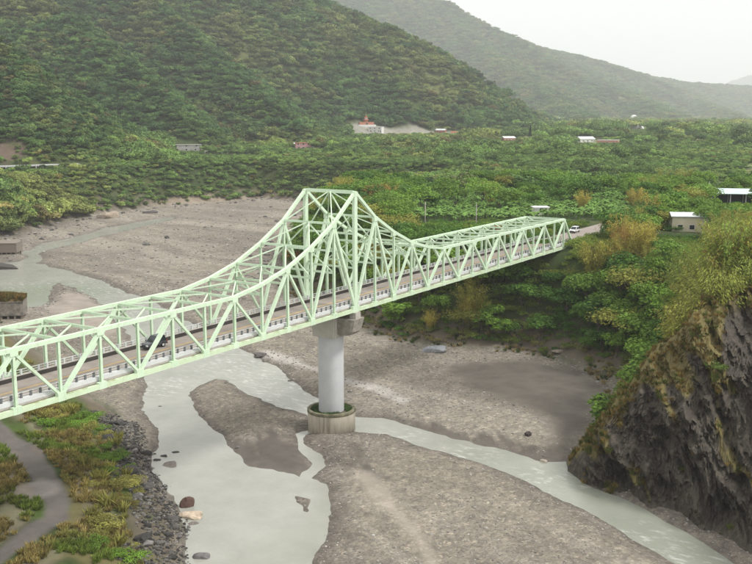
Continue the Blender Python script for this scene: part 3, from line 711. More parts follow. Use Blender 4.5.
def trunk_mesh(name, h, r, limbs=5, spread=.3):
    V = []; F = []; k = .03*random.uniform(-1, 1)
    tube(V, F, [(0, 0, -.08), (k*.5, 0, h*.4), (k, k, h), (k*1.2, k, h*1.5)], r, r*.35, 7)
    for i in range(limbs):
        a = 2*math.pi*i/limbs+random.random(); z = h*(.6+.4*random.random()); L = spread*random.uniform(.7, 1.1)
        tube(V, F, [(k*z/h, 0, z), (L*.5*math.cos(a), L*.5*math.sin(a), z+.12), (L*math.cos(a), L*math.sin(a), z+.3)], r*.5, r*.14, 5)
    return mesh(name, V, F, BARK, True)
BROAD = [(trunk_mesh('trunk', .34, .024), crown('crown', 11+i, 120, .34, .60, .36, .068, LEAFO)) for i in range(5)]
UMBR = [(trunk_mesh('trunk', .45, .022, 6, .36), crown('crown', 13, 120, .46, .74, .16, .06, LEAFO)) for i in range(2)]
SPARSE = [(trunk_mesh('trunk', .4, .02, 8, .34), crown('crown', 9, 55, .32, .66, .4, .058, LEAFO)) for i in range(2)]
def bamboo(i, mleaf, culms=34, leaves=125):
    V = []; F = []; C = []; D = []
    for c in range(culms):
        a = random.random()*6.283; r0 = .07*math.sqrt(random.random()); ht = random.uniform(.62, .98); out = random.uniform(.08, .40); dx, dy = math.cos(a), math.sin(a)
        pts = []
        for q in range(7):
            t = q/6; rr = r0+out*t**2.3; zz = ht*(t-.22*out*2*t**4); pts.append(((r0+rr)*dx*.8, (r0+rr)*dy*.8, zz-.03))
        tube(V, F, pts, .0065, .0025, 3)
        P = np.array(pts); 
        for l in range(leaves):
            t = random.uniform(.32, 1); f = t*6; k = min(int(f), 5); p = P[k]+(P[k+1]-P[k])*(f-k)
            C.append(p+np.array([random.gauss(0, .028), random.gauss(0, .028), random.gauss(-.012, .03)])); D.append((dx*.7, dy*.7, -.55))
    return mesh('culms', V, F, CULM, True), leaf_mesh('foliage', C, .037, mleaf, .28, droop=np.array(D))
BAMB = [bamboo(i, LEAFO) for i in range(4)]
def bush(nl, per, rad, ls, m): return crown('bush', nl, per, rad, rad*.62, rad*.5, ls, m)
BUSH = [bush(8, 120, .5, .085, LEAFO) for i in range(4)]
def tuft(m, n=46, name='tuft'):
    C = []; D = []
    for k in range(n):
        a = random.random()*6.283; r = .28*math.sqrt(random.random()); C.append((r*math.cos(a)*1.3, r*math.sin(a)*1.3, .28+.12*random.random())); D.append((math.cos(a)*.45, math.sin(a)*.45, 1.))
    return leaf_mesh(name, C, .75, m, .10, up_bias=0, droop=np.array(D))
TUFTO = [tuft(LEAFO, 70) for i in range(3)]
def banana(i, m):
    V = []; F = []; tube(V, F, [(0, 0, -.1), (.01, 0, .3), (.02, .01, .58)], .055, .035, 6); nst = len(F); vals = []
    for k in range(9):
        a = 2.4*k+.3*random.random(); L = random.uniform(.42, .6); el = random.uniform(.5, 1.25); b = len(V)
        for q in range(6):
            t = q/5; hd = L*(t*math.cos(el)+.25*t*t); z = .56+L*(t*math.sin(el)*1.1-.75*t*t*(1.3-el*.4)); w = .10*math.sin(math.pi*min(.12+t*.86, 1))
            cx, cy = hd*math.cos(a), hd*math.sin(a); V += [(cx-w*math.sin(a), cy+w*math.cos(a), z-.02), (cx, cy, z+.012), (cx+w*math.sin(a), cy-w*math.cos(a), z-.02)]
        for q in range(5):
            o_ = b+3*q; F += [(o_, o_+1, o_+4, o_+3), (o_+1, o_+2, o_+5, o_+4)]; vals += [.25+.5*(k % 3)/2+.2*random.random()]*2
    me = mesh('banana_plant', V, F, m); at_ = me.attributes.new('leaf', 'FLOAT', 'FACE'); at_.data.foreach_set('value', np.array([.3]*nst+vals, np.float32)); return me
BANO = [banana(i, LEAFO) for i in range(3)]

def hidden(name, meshes):
    c = bpy.data.collections.new(name)
    for i, me in enumerate(meshes): c.objects.link(bpy.data.objects.new('%s_%02d' % (name, i), me))
    return c
def scatter(name, P, scale, rotz, tint, coll, nvar, label, tilt=None):
    P = np.asarray(P, float); n = len(P); scale = np.asarray(scale, float)
    if scale.ndim == 1: scale = np.repeat(scale[:, None], 3, 1)
    me = bpy.data.meshes.new(name); me.vertices.add(n); me.vertices.foreach_set('co', P.ravel().astype(np.float32))
    def attr(nm, ty, key, v): a = me.attributes.new(nm, ty, 'POINT'); a.data.foreach_set(key, np.ascontiguousarray(v).ravel())
    rot = np.zeros((n, 3)); rot[:, 2] = rotz
    if tilt is not None: rot[:, :2] = tilt
    attr('sc', 'FLOAT_VECTOR', 'vector', scale.astype(np.float32)); attr('rot', 'FLOAT_VECTOR', 'vector', rot.astype(np.float32))
    attr('tint', 'FLOAT_COLOR', 'color', np.hstack([tint, np.ones((n, 1))]).astype(np.float32)); attr('pick', 'INT', 'value', rng.integers(0, nvar, n).astype(np.int32))
    o = link(name, me); ng = bpy.data.node_groups.new(name, 'GeometryNodeTree')
    ng.interface.new_socket('Geometry', in_out='INPUT', socket_type='NodeSocketGeometry'); ng.interface.new_socket('Geometry', in_out='OUTPUT', socket_type='NodeSocketGeometry')
    gi, go = ng.nodes.new('NodeGroupInput'), ng.nodes.new('NodeGroupOutput')
    ip = ng.nodes.new('GeometryNodeInstanceOnPoints'); ci = ng.nodes.new('GeometryNodeCollectionInfo')
    ci.inputs['Collection'].default_value = coll; ci.inputs['Separate Children'].default_value = True; ci.inputs['Reset Children'].default_value = True
    def named(nm, ty): a = ng.nodes.new('GeometryNodeInputNamedAttribute'); a.data_type = ty; a.inputs[0].default_value = nm; return a.outputs[0]
    L = ng.links.new
    L(gi.outputs[0], ip.inputs['Points']); L(ci.outputs[0], ip.inputs['Instance']); ip.inputs['Pick Instance'].default_value = True
    L(named('pick', 'INT'), ip.inputs['Instance Index']); L(named('rot', 'FLOAT_VECTOR'), ip.inputs['Rotation']); L(named('sc', 'FLOAT_VECTOR'), ip.inputs['Scale'])
    L(ip.outputs[0], go.inputs[0])
    md = o.modifiers.new('scatter', 'NODES'); md.node_group = ng
    tag(o, label, kind='stuff'); return o
FOREST = hidden('forest_crown', [crown('forest_crown', 6+i % 4, 95, .42, .50, .46, .115, LEAFI, .7) for i in range(7)])
TERR = hidden('terrace_crown', [crown('terrace_crown', 11+i, 120, .34, .60, .36, .068, LEAFI) for i in range(5)])
TUFTI = hidden('grass_tuft', [tuft(LEAFI, 40) for i in range(3)])
BUSHI = hidden('low_shrub', [bush(7, 80, .5, .10, LEAFI) for i in range(4)])
BANI = hidden('banana_mass', [banana(i, LEAFI) for i in range(3)])
BAMI = hidden('bamboo_mass', [bamboo(i, LEAFI, 18, 26)[1] for i in range(3)])
def stone(sub, m, name='stone', rough=.28):
    bm = bmesh.new(); bmesh.ops.create_icosphere(bm, subdivisions=sub, radius=.5); s = random.random()*50
    for v in bm.verts:
        c = v.co; n = vn(np.array([c.x*2.3+s]), np.array([c.y*2.3+c.z*3.1]), 3)[0]+.5*vn(np.array([c.x*5+s]), np.array([c.y*5-c.z*4]), 4)[0]
        v.co = c*(1+rough*n)
    for ax in range(3 if sub < 3 else 7):                                  # a few flat cleavage faces
        d = Vector((random.gauss(0, 1), random.gauss(0, 1), random.gauss(0, 1))).normalized(); lim = random.uniform(.3, .42)
        for v in bm.verts:
            e = v.co.dot(d)-lim
            if e > 0: v.co -= d*e*.9
    return bm_mesh(name, bm, m)
STONES = hidden('river_stone', [stone(1, STONEI) for i in range(6)])

# ------------------------------------------------------------------ buildings, car and other made things (before trees, so trees keep clear)
KEEP = []                                       # (x, y, r) clear of trees
def window(parent, x, z, w, h, y, gm=WINGL):
    f = box('window', x-w/2-.08, x+w/2+.08, y-.06, y+.02, z-.08, z+h+.08, WHITE, parent); box('pane', x-w/2, x+w/2, y-.075, y-.062, z, z+h, gm, f)
def house(name, loc, rz, L, W, Ht, wallm, roofm, label, cat='house', roof='gable', rise=1.2, nwin=3, door=True, storeys=1, clear=1.0):
    o = empty(name, (loc[0], loc[1], loc[2]-.2), rz); tag(o, label, cat)
    box('wall', -L/2, L/2, -W/2, W/2, -1.5, Ht, wallm, o)
    e = .45
    if roof == 'gable':
        V = [(-L/2-e, -W/2-e, Ht), (L/2+e, -W/2-e, Ht), (L/2+e, W/2+e, Ht), (-L/2-e, W/2+e, Ht), (-L/2-e, 0, Ht+rise), (L/2+e, 0, Ht+rise)]
        V2 = [(a, b, c+.18) for a, b, c in V]
        F = [(0, 1, 5, 4), (2, 3, 4, 5), (6, 10, 11, 7), (8, 11, 10, 9), (0, 6, 7, 1), (2, 8, 9, 3), (0, 4, 10, 6), (3, 9, 10, 4), (1, 7, 11, 5), (2, 5, 11, 8)]
        link('roof', mesh('roof', V+V2, F, roofm), o)
        for sx in (-1, 1):
            link('gable_wall', mesh('gable_wall', [(sx*q, yy, zz) for q in (L/2-.15, L/2-.01) for yy, zz in ((-W/2, Ht), (W/2, Ht), (0, Ht+rise*.92))], [(0, 2, 1), (3, 4, 5), (0, 1, 4, 3), (1, 2, 5, 4), (2, 0, 3, 5)], wallm), o)
    else:
        r = box('roof', -L/2-.3, L/2+.3, -W/2-.3, W/2+.3, Ht+.005, Ht+.35, roofm, o)
    for st in range(storeys):
        for i in range(nwin):
            x = -L/2+L*(i+.7)/(nwin+.4) if door and st == 0 else -L/2+L*(i+.5)/nwin
            window(o, x, .9+st*3.0, min(1.3, L/nwin*.5), 1.2, -W/2)
    for s in (-1, 1):
        wv = empty('side', (0, 0, 0)) if False else None
    if door: d = box('door', L/2-1.5, L/2-.55, -W/2-.05, -W/2+.02, -.1, 2.1, mat('door_wood', (.12, .08, .05), .7), o); box('handle', L/2-1.4, L/2-1.33, -W/2-.09, -W/2-.05, .95, 1.1, DARKM, d)
    KEEP.append((loc[0], loc[1], max(L, W)*.62*clear)); return o
FACE = YAW-math.pi/2                             # rz that turns a front (-y) towards the camera
def corr(c1, c2):
    def f(nt, b):
        tc = N(nt, 'ShaderNodeTexCoord'); w = N(nt, 'ShaderNodeTexWave', i_Scale=2.2); nt.links.new(tc.outputs['Object'], w.inputs['Vector'])
        n = worldnoise(nt, .5, 5, .7); c = ramp(nt, n.outputs[0], [(.35, c1), (.65, c2)]); nt.links.new(c, b.inputs['Base Color']); bump(nt, b, w.outputs[0], .5, .05)
    return f
TINW = mat('tin_roof_pale', (.55, .58, .58), .45, corr((.50, .53, .54), (.68, .71, .72)))
TING = mat('tin_roof_green', (.45, .55, .52), .4, corr((.42, .55, .52), (.62, .74, .70)))
CREAM = mat('cream_wall', (.62, .57, .42), .85, mottled((.52, .47, .34), (.68, .62, .47), .5, 0))
PINK = mat('pink_wall', (.45, .25, .25), .85, mottled((.40, .20, .21), (.52, .30, .30), .4, 0))
REDR = mat('red_roof', (.34, .09, .05), .7, mottled((.28, .07, .04), (.42, .13, .07), .6, .1))
GREYW = mat('grey_wall', (.32, .31, .29), .9, mottled((.25, .24, .22), (.38, .37, .35), .4, 0))
OFFW = mat('offwhite_wall', (.62, .61, .58), .85, mottled((.55, .54, .51), (.68, .67, .64), .4, 0))
def place(px, py, fz=None): return hit(px, py)
pw = at(690, 229, 21.8); pw[2] = H(*pw[:2])
house('farm_building', pw, FACE+R(-8), 10.5, 5.5, 4.3, CREAM, TINW, 'cream walled farm building with pale corrugated roof among trees', 'building', 'gable', .9, 3, clear=.75)
ps = at(738, 204, 22.5); ps[2] = H(*ps[:2])
def shed(p, rz):
    o = empty('open_shed', p, rz); tag(o, 'open sided steel shed with pale green tin roof and dark inside', 'shed')
    for x in (-8, -3, 2, 7.5):
        for y in (-4, 4): box('post', x-.14, x+.14, y-.14, y+.14, -1, 4.6 if y < 0 else 5.2, WHITE, o)
    link('roof', mesh('roof', [(-8.8, -5.2, 4.55), (8.3, -5.2, 4.55), (8.3, 5.2, 5.65), (-8.8, 5.2, 5.65), (-8.8, -5.2, 4.73), (8.3, -5.2, 4.73), (8.3, 5.2, 5.83), (-8.8, 5.2, 5.83)], BOXF, TING), o)
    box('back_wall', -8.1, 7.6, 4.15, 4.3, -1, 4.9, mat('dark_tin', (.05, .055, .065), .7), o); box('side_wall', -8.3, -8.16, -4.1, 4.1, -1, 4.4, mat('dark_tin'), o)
    box('side_panel', 4.4, 7.3, -4.3, -4.2, -1, 4.3, mat('blue_tin', (.42, .52, .56), .6), o); box('lean_to', -12.5, -8.4, -2, 3.5, -1, 2.6, mat('rust_tin', (.22, .10, .07), .8, mottled((.18, .07, .05), (.30, .15, .10), .6, 0)), o)
    KEEP.append((p[0], p[1], 11))
shed(ps, FACE+R(-14))
p = at(540, 214, 21.6); p[2] = H(*p[:2])
p_hut = p.copy(); house('field_hut', p, FACE+R(6), 4.6, 3.6, 2.2, OFFW, WHITE, 'small white flat roofed hut at the banana field', 'hut', 'flat', 0, 1, True, clear=1.7)
for (px, py, L, W, Ht, wm, rm, roof, nm, lb, st) in (
    (303, 149, 13, 8, 5.2, PINK, REDR, 'flat', 'pink_house', 'pink two storey house on the far wooded terrace', 2),
    (318, 147, 11, 7, 3.2, OFFW, mat('orange_roof', (.42, .17, .09), .7), 'gable', 'tiled_house', 'low house with orange tiled roof beside the pink house', 1),
    (289, 148, 10, 7, 3.4, OFFW, TINW, 'gable', 'white_house', 'white house with pale tin roof beside the pink house', 1),
    (186, 151, 24, 9, 5.0, GREYW, GREYW, 'flat', 'grey_block', 'weathered grey block building at the end of hillside road', 2),
    (376, 132, 17, 9, 6.2, OFFW, OFFW, 'flat', 'white_block', 'white two storey building below the temple on the clearing', 2),
    (441, 133, 12, 8, 3.6, mat('brick_wall', (.30, .12, .08), .85), TINW, 'gable', 'roadside_house', 'brick house with white roof at the foot of the clearing', 1),
    (455, 135, 10, 7, 3.2, OFFW, REDR, 'gable', 'cottage', 'small white cottage with red roof past the clearing', 1),
    (608, 144, 20, 10, 3.8, mat('salmon_wall', (.50, .26, .20), .85), OFFW, 'flat', 'long_house', 'long salmon coloured house on the far plain', 1),
    (585, 142, 17, 10, 3.2, OFFW, TINW, 'gable', 'barn', 'white roofed barn beside the salmon house', 1),
    (508, 141, 13, 8, 3.2, mat('salmon_wall'), OFFW, 'gable', 'farm_house', 'small salmon farmhouse beside the tall dark cypress', 1),
    (563, 120, 22, 12, 5, OFFW, TINW, 'gable', 'village_house', 'white gabled house at the hazy mountain foot', 1),
    (596, 119, 26, 12, 5, OFFW, TINW, 'gable', 'village_house', 'wide white house near the domes under the hazy mountain', 1),
    (661, 122, 24, 12, 5, OFFW, TINW, 'gable', 'village_house', 'pale house past the domes on the hazy plain', 1)):
    p = hit(px, py, 250); house(nm, p, FACE+R(random.uniform(-25, 25)), L, W, Ht, wm, rm, lb, 'house', roof, L*.14, 3, True, st, clear=1.25)
# temple on the clearing
p = hit(366, 125, 300); o = empty('temple', p, FACE+R(15)); tag(o, 'orange red temple with tiered spire on the hillside clearing', 'temple'); KEEP.append((p[0], p[1], 14))
ORG = mat('temple_orange', (.40, .16, .1), .7, mottled((.34, .12, .08), (.46, .22, .15), .4, 0))
box('hall', -9, 9, -4.5, 4.5, -2, 3.6, ORG, o); box('plinth', -11, 11, -6, 6, -3, .4, OFFW, o)
for i, (z, w) in enumerate(((3.61, 3.4), (6.4, 2.4))):
    t = lathe('tower_storey', [(w*.8, z+.4*(i > 0)), (w*.8, z+2.4)], 8, OFFW if i % 2 else ORG, o, False); lathe('eave', [(w*1.25, z+2.41), (w*.75, z+3.3)], 8, REDR, t, False)
lathe('spire', [(1.2, 9.6), (.5, 11.5), (.08, 14)], 8, ORG, o); box('entrance', -1.4, 1.4, -4.6, -4.45, .4, 2.8, mat('door_wood', (.12, .08, .05), .7), o)
# white domes far away
def dome(px, py, r, label):
    p = hit(px, py, 600); o = empty('dome_hall', p, FACE); tag(o, label, 'dome', 'white domes on the plain'); KEEP.append((p[0], p[1], r*1.5))
    lathe('shell', [(r, -1)] + [(r*math.cos(a), r*.92*math.sin(a)) for a in np.linspace(.02, 1.5, 8)], 24, WHITE, o)
    for a in (-.9, 0, .9): box('rib', -.4, .4, -.4, .4, 0, .1, WHITE, o).location = (r*1.0*math.sin(a), -r*math.cos(a)*1.0, 0)
    box('doorway', -r*.22, r*.22, -r*1.03, -r*.9, 0, r*.3, DARKM, o)
dome(637, 130, 11.5, 'white domed hall rising from the trees of the plain'); dome(634, 118, 13, 'white domed hall at the hazy mountain foot'); dome(645, 117, 9, 'smaller white dome beside the dome at mountain foot')
# hillside road with guard rail
path = [hit(x, y, 200) for x, y in [(-60, 170), (-30, 169), (0, 168), (25, 167.3), (45, 166.5), (62, 166), (80, 165.5)]]
PR = np.array(path)
o = strip('hillside_road', PR, 5, .4, mat('road_grey', (.2, .19, .18), .9)); tag(o, 'grey road cut across the wooded hillside', kind='structure')
def guard(name, P, label, hgt, m=PALEM, n=9):
    o = empty(name, P[0]); tag(o, label, 'guard rail')
    P = [Vector(q) for q in P]
    for a, b in zip(P[:-1], P[1:]):
        beam('rail', a+Vector((0, 0, hgt))-P[0], b+Vector((0, 0, hgt))-P[0], .15, .55, m, o)
        for i in range(n//3):
            q = a.lerp(b, i/(n//3)); beam('post', q-P[0]-Vector((0, 0, .8)), q+Vector((0, 0, hgt+.2))-P[0], .3, .3, m, o)
nrm = -fw[:2]/np.linalg.norm(fw[:2])
guard('guard_rail', [(q[0]+nrm[0]*3.6, q[1]+nrm[1]*3.6, max(H(q[0]+nrm[0]*3.6, q[1]+nrm[1]*3.6), q[2]+.2)) for q in PR[1:]], 'pale guard rail along the hillside road', 1.0)
G2 = [hit(x, y, 200) for x, y in [(205, 154), (222, 153.5), (238, 153), (252, 152)]]
guard('guard_rail', G2, 'long pale fence on the far terrace above the gravel bank', 2.2)
for q in np.vstack([PR, G2]): KEEP.append((q[0], q[1], 4.5))
for a, b in zip(PR[:-1], PR[1:]):
    for t in (.33, .66): q = a+(b-a)*t; KEEP.append((q[0], q[1], 4.5))
# utility poles
def pole(px, py, h, label, Z=None):
    p = hit(px, py) if Z is None else at(px, py, Z); p = np.array([p[0], p[1], H(p[0], p[1])])
    o = empty('utility_pole', p, FACE+.4); tag(o, label, 'pole', 'utility poles'); lathe('shaft', [(.13, -.5), (.09, h)], 10, CONC, o)
    box('crossarm', -.9, .9, -.07, .07, h-.9, h-.75, DARKM, o)
    for x in (-.8, 0, .8): box('insulator', x-.07, x+.07, -.06, .06, h-.749, h-.5, DARKM, o)
pole(708, 207, 9, 'concrete utility pole beside the open steel shed', 22); pole(425, 236, 8.5, 'grey utility pole on the terrace near the bridge tower', 19.5)
pole(476, 232, 8, 'grey utility pole at the edge of banana field', 21); pole(131, 164, 9, 'pale utility pole beside the hillside road'); pole(135.5, 163, 8, 'shorter utility pole next to the hillside road')
# concrete revetment blocks on piles at the left waterside
def revetment(px, py, L, W, zb, zt, rz, label, mound):
    p = at(px, py, 0); o = empty('concrete_revetment', (p[0], p[1], 0), rz); tag(o, label, 'revetment', )
    box('wall', -L, 0, 0, W, zb, zt, mat('weathered_concrete', (.2, .18, .15), .95, mottled((.10, .09, .075), (.30, .275, .24), .9, .35)) if mound else mat('dark_concrete', (.13, .11, .09), .9, mottled((.07, .06, .05), (.19, .165, .14), .7, .2)), o, .05); box('coping', -L-.05, .08, -.12, W+.05, zt+.002, zt+.3, mat('weathered_concrete') if mound else mat('dark_concrete'), o)
    for i in range(int(L/1.7)): box('pile', -i*1.7-.75, -i*1.7-.25, .15, .6, -1, zb, mat('dark_concrete', (.2, .17, .14), .9), o)
    for i in range(int(W/2.5)): box('pile', -.8, -.3, 1.6+i*2.5, 2.1+i*2.5, -1, zb, mat('dark_concrete'), o)
    return o
RV = revetment(24, 322, 16, 6, 1.7, 5.2, FACE+R(10), 'pale concrete revetment block on piles, topped with dry grass', True)
RV2 = revetment(17, 257, 22, 8, 1.6, 5.0, FACE+R(4), 'brown concrete revetment block on piles upstream of the grassy one', False)
p = at(-2, 269, 0); o = empty('concrete_slab', (p[0], p[1], 0), FACE+.1); tag(o, 'dark tilted concrete slab lying between the two revetment blocks', 'slab')
link('slab', mesh('slab', [(-6, -2, -.6), (7, -1, -.6), (4, 4, -.6), (-6, 4, -.6), (-6, -2, 2.0), (7.0, -1, .35), (4, 4, .9), (-6, 4, 2.6)], BOXF, mat('dark_slab', (.06, .055, .05), .9)), o)

# vehicles
def wheel(parent, x, y, r=.36, w=.24):
    V = []; F = []
    prof = [(r*.62, -w/2), (r*.95, -w/2), (r, -w/3), (r, w/3), (r*.95, w/2), (r*.62, w/2)]
    seg = 18
    for (rr, yy) in prof:
        for k in range(seg): a = 2*math.pi*k/seg; V.append((rr*math.cos(a), yy, rr*math.sin(a)))
    for i in range(5):
        for k in range(seg): a, b = i*seg+k, i*seg+(k+1) % seg; F.append((a, a+seg, b+seg, b))
    wo = empty('wheel', (x, y, r)); wo.parent = parent
    link('tyre', mesh('tyre', V, F, RUBBER, True), wo)
    Vr = [(r*.63*math.cos(2*math.pi*k/seg), s*w*.38, r*.63*math.sin(2*math.pi*k/seg)) for s in (-1, 1) for k in range(seg)]
    Fr = [(k, (k+1) % seg, (k+1) % seg+seg, k+seg) for k in range(seg)]+[tuple(range(seg))[::-1], tuple(range(seg, 2*seg))]
    link('rim', mesh('rim', Vr, Fr, PALEM), wo)
def car(name, loc, rz, paint, label, tall=1.75, L=4.3, Wd=1.75):
    """front towards +x"""
    o = empty(name, loc, rz); tag(o, label, 'car'); h = L/2; w = Wd/2; b = .95*tall/1.75
    prof = [(-h, .38), (-h-.02, b*.75), (-h+.08, b), (h-1.35, b+.02), (h-.25, b*.92), (h, b*.72), (h+.02, .38)]
    bm = bmesh.new(); L1 = [bm.verts.new((x, -w, z)) for x, z in prof]; L2 = [bm.verts.new((x, w, z)) for x, z in prof]; n = len(prof)
    for i in range(n): bm.faces.new((L1[i], L1[(i+1) % n], L2[(i+1) % n], L2[i]))
    bm.faces.new(L1[::-1]); bm.faces.new(L2); bmesh.ops.bevel(bm, geom=bm.edges[:], offset=.09, segments=2, affect='EDGES'); bmesh.ops.recalc_face_normals(bm, faces=bm.faces[:])
    body = link('body', bm_mesh('body', bm, paint), o)
    cab = [(-h+.12, b-.03), (-h+.35, tall), (h-1.95, tall), (h-1.2, b-.02)]
    bm = bmesh.new(); A = [bm.verts.new((x, -w*(.97 if z < b+.1 else .84), z)) for x, z in cab]; B = [bm.verts.new((x, w*(.97 if z < b+.1 else .84), z)) for x, z in cab]
    for i in range(3): bm.faces.new((A[i], A[i+1], B[i+1], B[i]))
    bm.faces.new((A[3], A[0], B[0], B[3])); bm.faces.new(A[::-1]); bm.faces.new(B); bmesh.ops.bevel(bm, geom=bm.edges[:], offset=.05, segments=2, affect='EDGES'); bmesh.ops.recalc_face_normals(bm, faces=bm.faces[:])
    link('cabin', bm_mesh('cabin', bm, paint), o)
    def quad(nm, pts, m): return link(nm, mesh(nm, pts, [(0, 1, 2, 3)], m), o)
    def lerp(p, q, t): return tuple(p[i]+(q[i]-p[i])*t for i in range(3))
    c = lambda i, s: (cab[i][0], s*w*(.97 if i in (0, 3) else .84), cab[i][1])
    def pane(nm, p0, p1, p2, p3, nrmv, ins=.12):
        cx = [sum(q[i] for q in (p0, p1, p2, p3))/4 for i in range(3)]
        quad(nm, [tuple(q[i]+(cx[i]-q[i])*ins*2*(.6 if i == 2 else .5) + nrmv[i]*.012 for i in range(3)) for q in (p0, p1, p2, p3)], WINGL)
    pane('windscreen', c(3, -1), c(3, 1), c(2, 1), c(2, -1), (.8, 0, .6)); pane('rear_window', c(0, 1), c(0, -1), c(1, -1), c(1, 1), (-.95, 0, .3))
    for s in (-1, 1):
        q0, q1, q2, q3 = c(0, s), c(3, s), c(2, s), c(1, s); m0, m1 = lerp(q0, q1, .5), lerp(q3, q2, .5)
        pane('side_window', q0, m0, m1, q3, (0, s, .2), .1); pane('side_window', m0, q1, q2, m1, (0, s, .2), .1)
        box('headlight', h-.05, h+.025, s*w*.72-.17, s*w*.72+.17, b*.62, b*.80, mat('lamp_glass', (.8, .8, .78), .2), o)
        box('taillight', -h-.035, -h+.02, s*w*.82-.10, s*w*.82+.10, b*.62, b*.95, mat('lamp_red', (.45, .02, .02), .3), o)
        box('mirror', h-1.35, h-1.2, s*(w+.02)-.02, s*(w+.16)+.02, b+.05, b+.22, paint, o)
        for x in (-h+.78, h-.80): wheel(o, x, s*(w-.1))
    box('bumper', h-.02, h+.09, -w*.95, w*.95, .32, .55, DARKM, o); box('bumper', -h-.1, -h+.02, -w*.95, w*.95, .34, .56, DARKM, o); box('grille', h-.02, h+.03, -w*.45, w*.45, b*.55, b*.8, DARKM, o)
    return o
pc = at(167, 350, DZ); car('hatchback_car', (pc[0], 6.9, DZ+.012), math.pi, mat('dark_car_paint', (.05, .055, .062), .25, spec=.6), 'dark grey car driving across the bridge deck', 1.62, 3.6, 1.62)
pc = at(571.5, 231, DZ); car('white_car', (116, 7.4, DZ+.006), math.pi, mat('white_car_paint', (.78, .78, .78), .3), 'white car on the road approaching the wooded bridge end', 1.55, 4.2, 1.7)

# ------------------------------------------------------------------ trees
keep = np.array(KEEP)
DARK, MID, BRIGHT, YEL_, OLIVE, RUST = (.055, .13, .022), (.115, .22, .032), (.20, .32, .045), (.42, .33, .065), (.235, .29, .055), (.34, .20, .05)
def clear_of(x, y, extra=0):
    ok = np.ones(x.shape, bool)
    for kx, ky, kr in keep: ok &= (x-kx)**2+(y-ky)**2 > (kr+extra)**2
    return ok
def banana_zone(x, y):
    px, py, z = proj(np.stack([x, y, np.full(x.shape, 21.5)], -1))
    return (z > 285) & (z < 520) & (px > 400) & (px < 630) & (fbm(x/38+2, y/38, 2, 91) > -.3) & (np.mod(x*.35+y*.94+2*fbm(x/30, y/30, 2, 90), 17) > 2.6)
def sample(dmin, dmax, spacing, margin=60):
    """jittered points on a distance-graded polar lattice in the view wedge"""
    out = []; r = dmin
    while r < dmax:
        s = spacing(r); n = int(r*R(78 if r < 260 else 58)/s); a = YAW + R(29) - (np.arange(n)+rng.random(n)*.9)*s/r
        rr = r + s*1.9*(rng.random(n)-.5); out.append(np.stack([CAM[0]+rr*np.cos(a), CAM[1]+rr*np.sin(a)], 1)); r += s*.88
    return np.concatenate(out)
def dist_bed(x, y):
    d = np.full(x.shape, 500.); m = np.hypot(x-CAM[0], y-CAM[1]) < 900; d[m] = sdist(RIVERBED, x[m], y[m]); return d
# --- trees of the near bank and terrace
P = sample(150, 430, lambda r: 4.3+(r-150)*.006)
x, y = P[:, 0], P[:, 1]; z = height(x, y); dr = dist_bed(x, y); px, py, dp = proj(np.stack([x, y, z], 1))
ok = (dr > .8+2.5*rng.random(len(x))) & clear_of(x, y) & (px > -40) & (px < 1500)
ok &= ~((x > -90) & (x < 99) & (y > -4) & (y < 14) & (z > 16.5))                 # clear of the bridge
ok &= ~((x > 95) & (np.abs(y-5) < 7.5) & (x < 330))
ok &= ~(banana_zone(x, y))
ok &= ~((x < 20) & (y < 130) & (px < 330))                                     # the low left bank has its own bushes
ok &= ~river_side(x, y)
P = P[ok]; x, y, z, px, py, dp, dr = x[ok], y[ok], z[ok], px[ok], py[ok], dp[ok], dr[ok]
n = len(x); f1 = fbm(x/22, y/22, 3, 95); f2 = fbm(x/15+8, y/15, 2, 96); rv = rng.random(n)
zone_bam = ((px > 672) & (dp < 235) & (f1 > -.45)) | ((px > 566) & (px < 612) & (z > 14) & (dp < 300)) | ((px > 556) & (px < 650) & (z > 17) & (f1 > 0) & (dp < 330)) | (f2 > .5)
hgt = np.where(zone_bam, 8.5+4*rng.random(n), 6.2+3.8*rng.random(n)+1.5*f1)
under = (x < 99) & (y > -9) & (y < 19); hgt = np.where(under, np.minimum(hgt, np.maximum(20-z, 2.2)), hgt)
hgt = np.where(dr < 4, hgt*.75, hgt)
hgt = np.where((px > 680) & (dp < 190) & zone_bam, hgt*1.3, hgt)
VIEWS = [(406, 600, 221, 318), (545, 562, 266, 236), (648, 712, 236, 268), (712, 760, 201, 352), (560, 574, 236, 262), (528, 552, 214.5, 325), (282, 326, 148, 825), (172, 200, 151, 770), (350, 465, 133, 1185), (574, 622, 143, 985), (500, 516, 141, 1010), (625, 650, 130, 1600), (0, 75, 169, 520), (200, 256, 155, 745)]
def low_growth(px, dp, z, hgt):
    # the photograph shows these buildings and roads above the growth in front of them
    for x0, x1, yl, dd in VIEWS: m_ = (px > x0-3) & (px < x1+3) & (dp < dd); hgt = np.where(m_, np.minimum(hgt, CAM[2]-(yl-114-2.5*rng.random(len(z)))/FPX*dp-z), hgt)
    return hgt
hgt = low_growth(px, dp, z, hgt)
g_ = hgt > 1.2; x, y, z, px, py, dp, dr, f1, f2, rv, zone_bam, hgt = [q[g_] for q in (x, y, z, px, py, dp, dr, f1, f2, rv, zone_bam, hgt)]; n = len(x)
order = np.argsort(-hgt/dp); indiv = np.zeros(n, bool); vis = (px > -20) & (px < 772) & (py > 150) & (py < 420); order = [i for i in order if vis[i]][:285]; indiv[order] = True
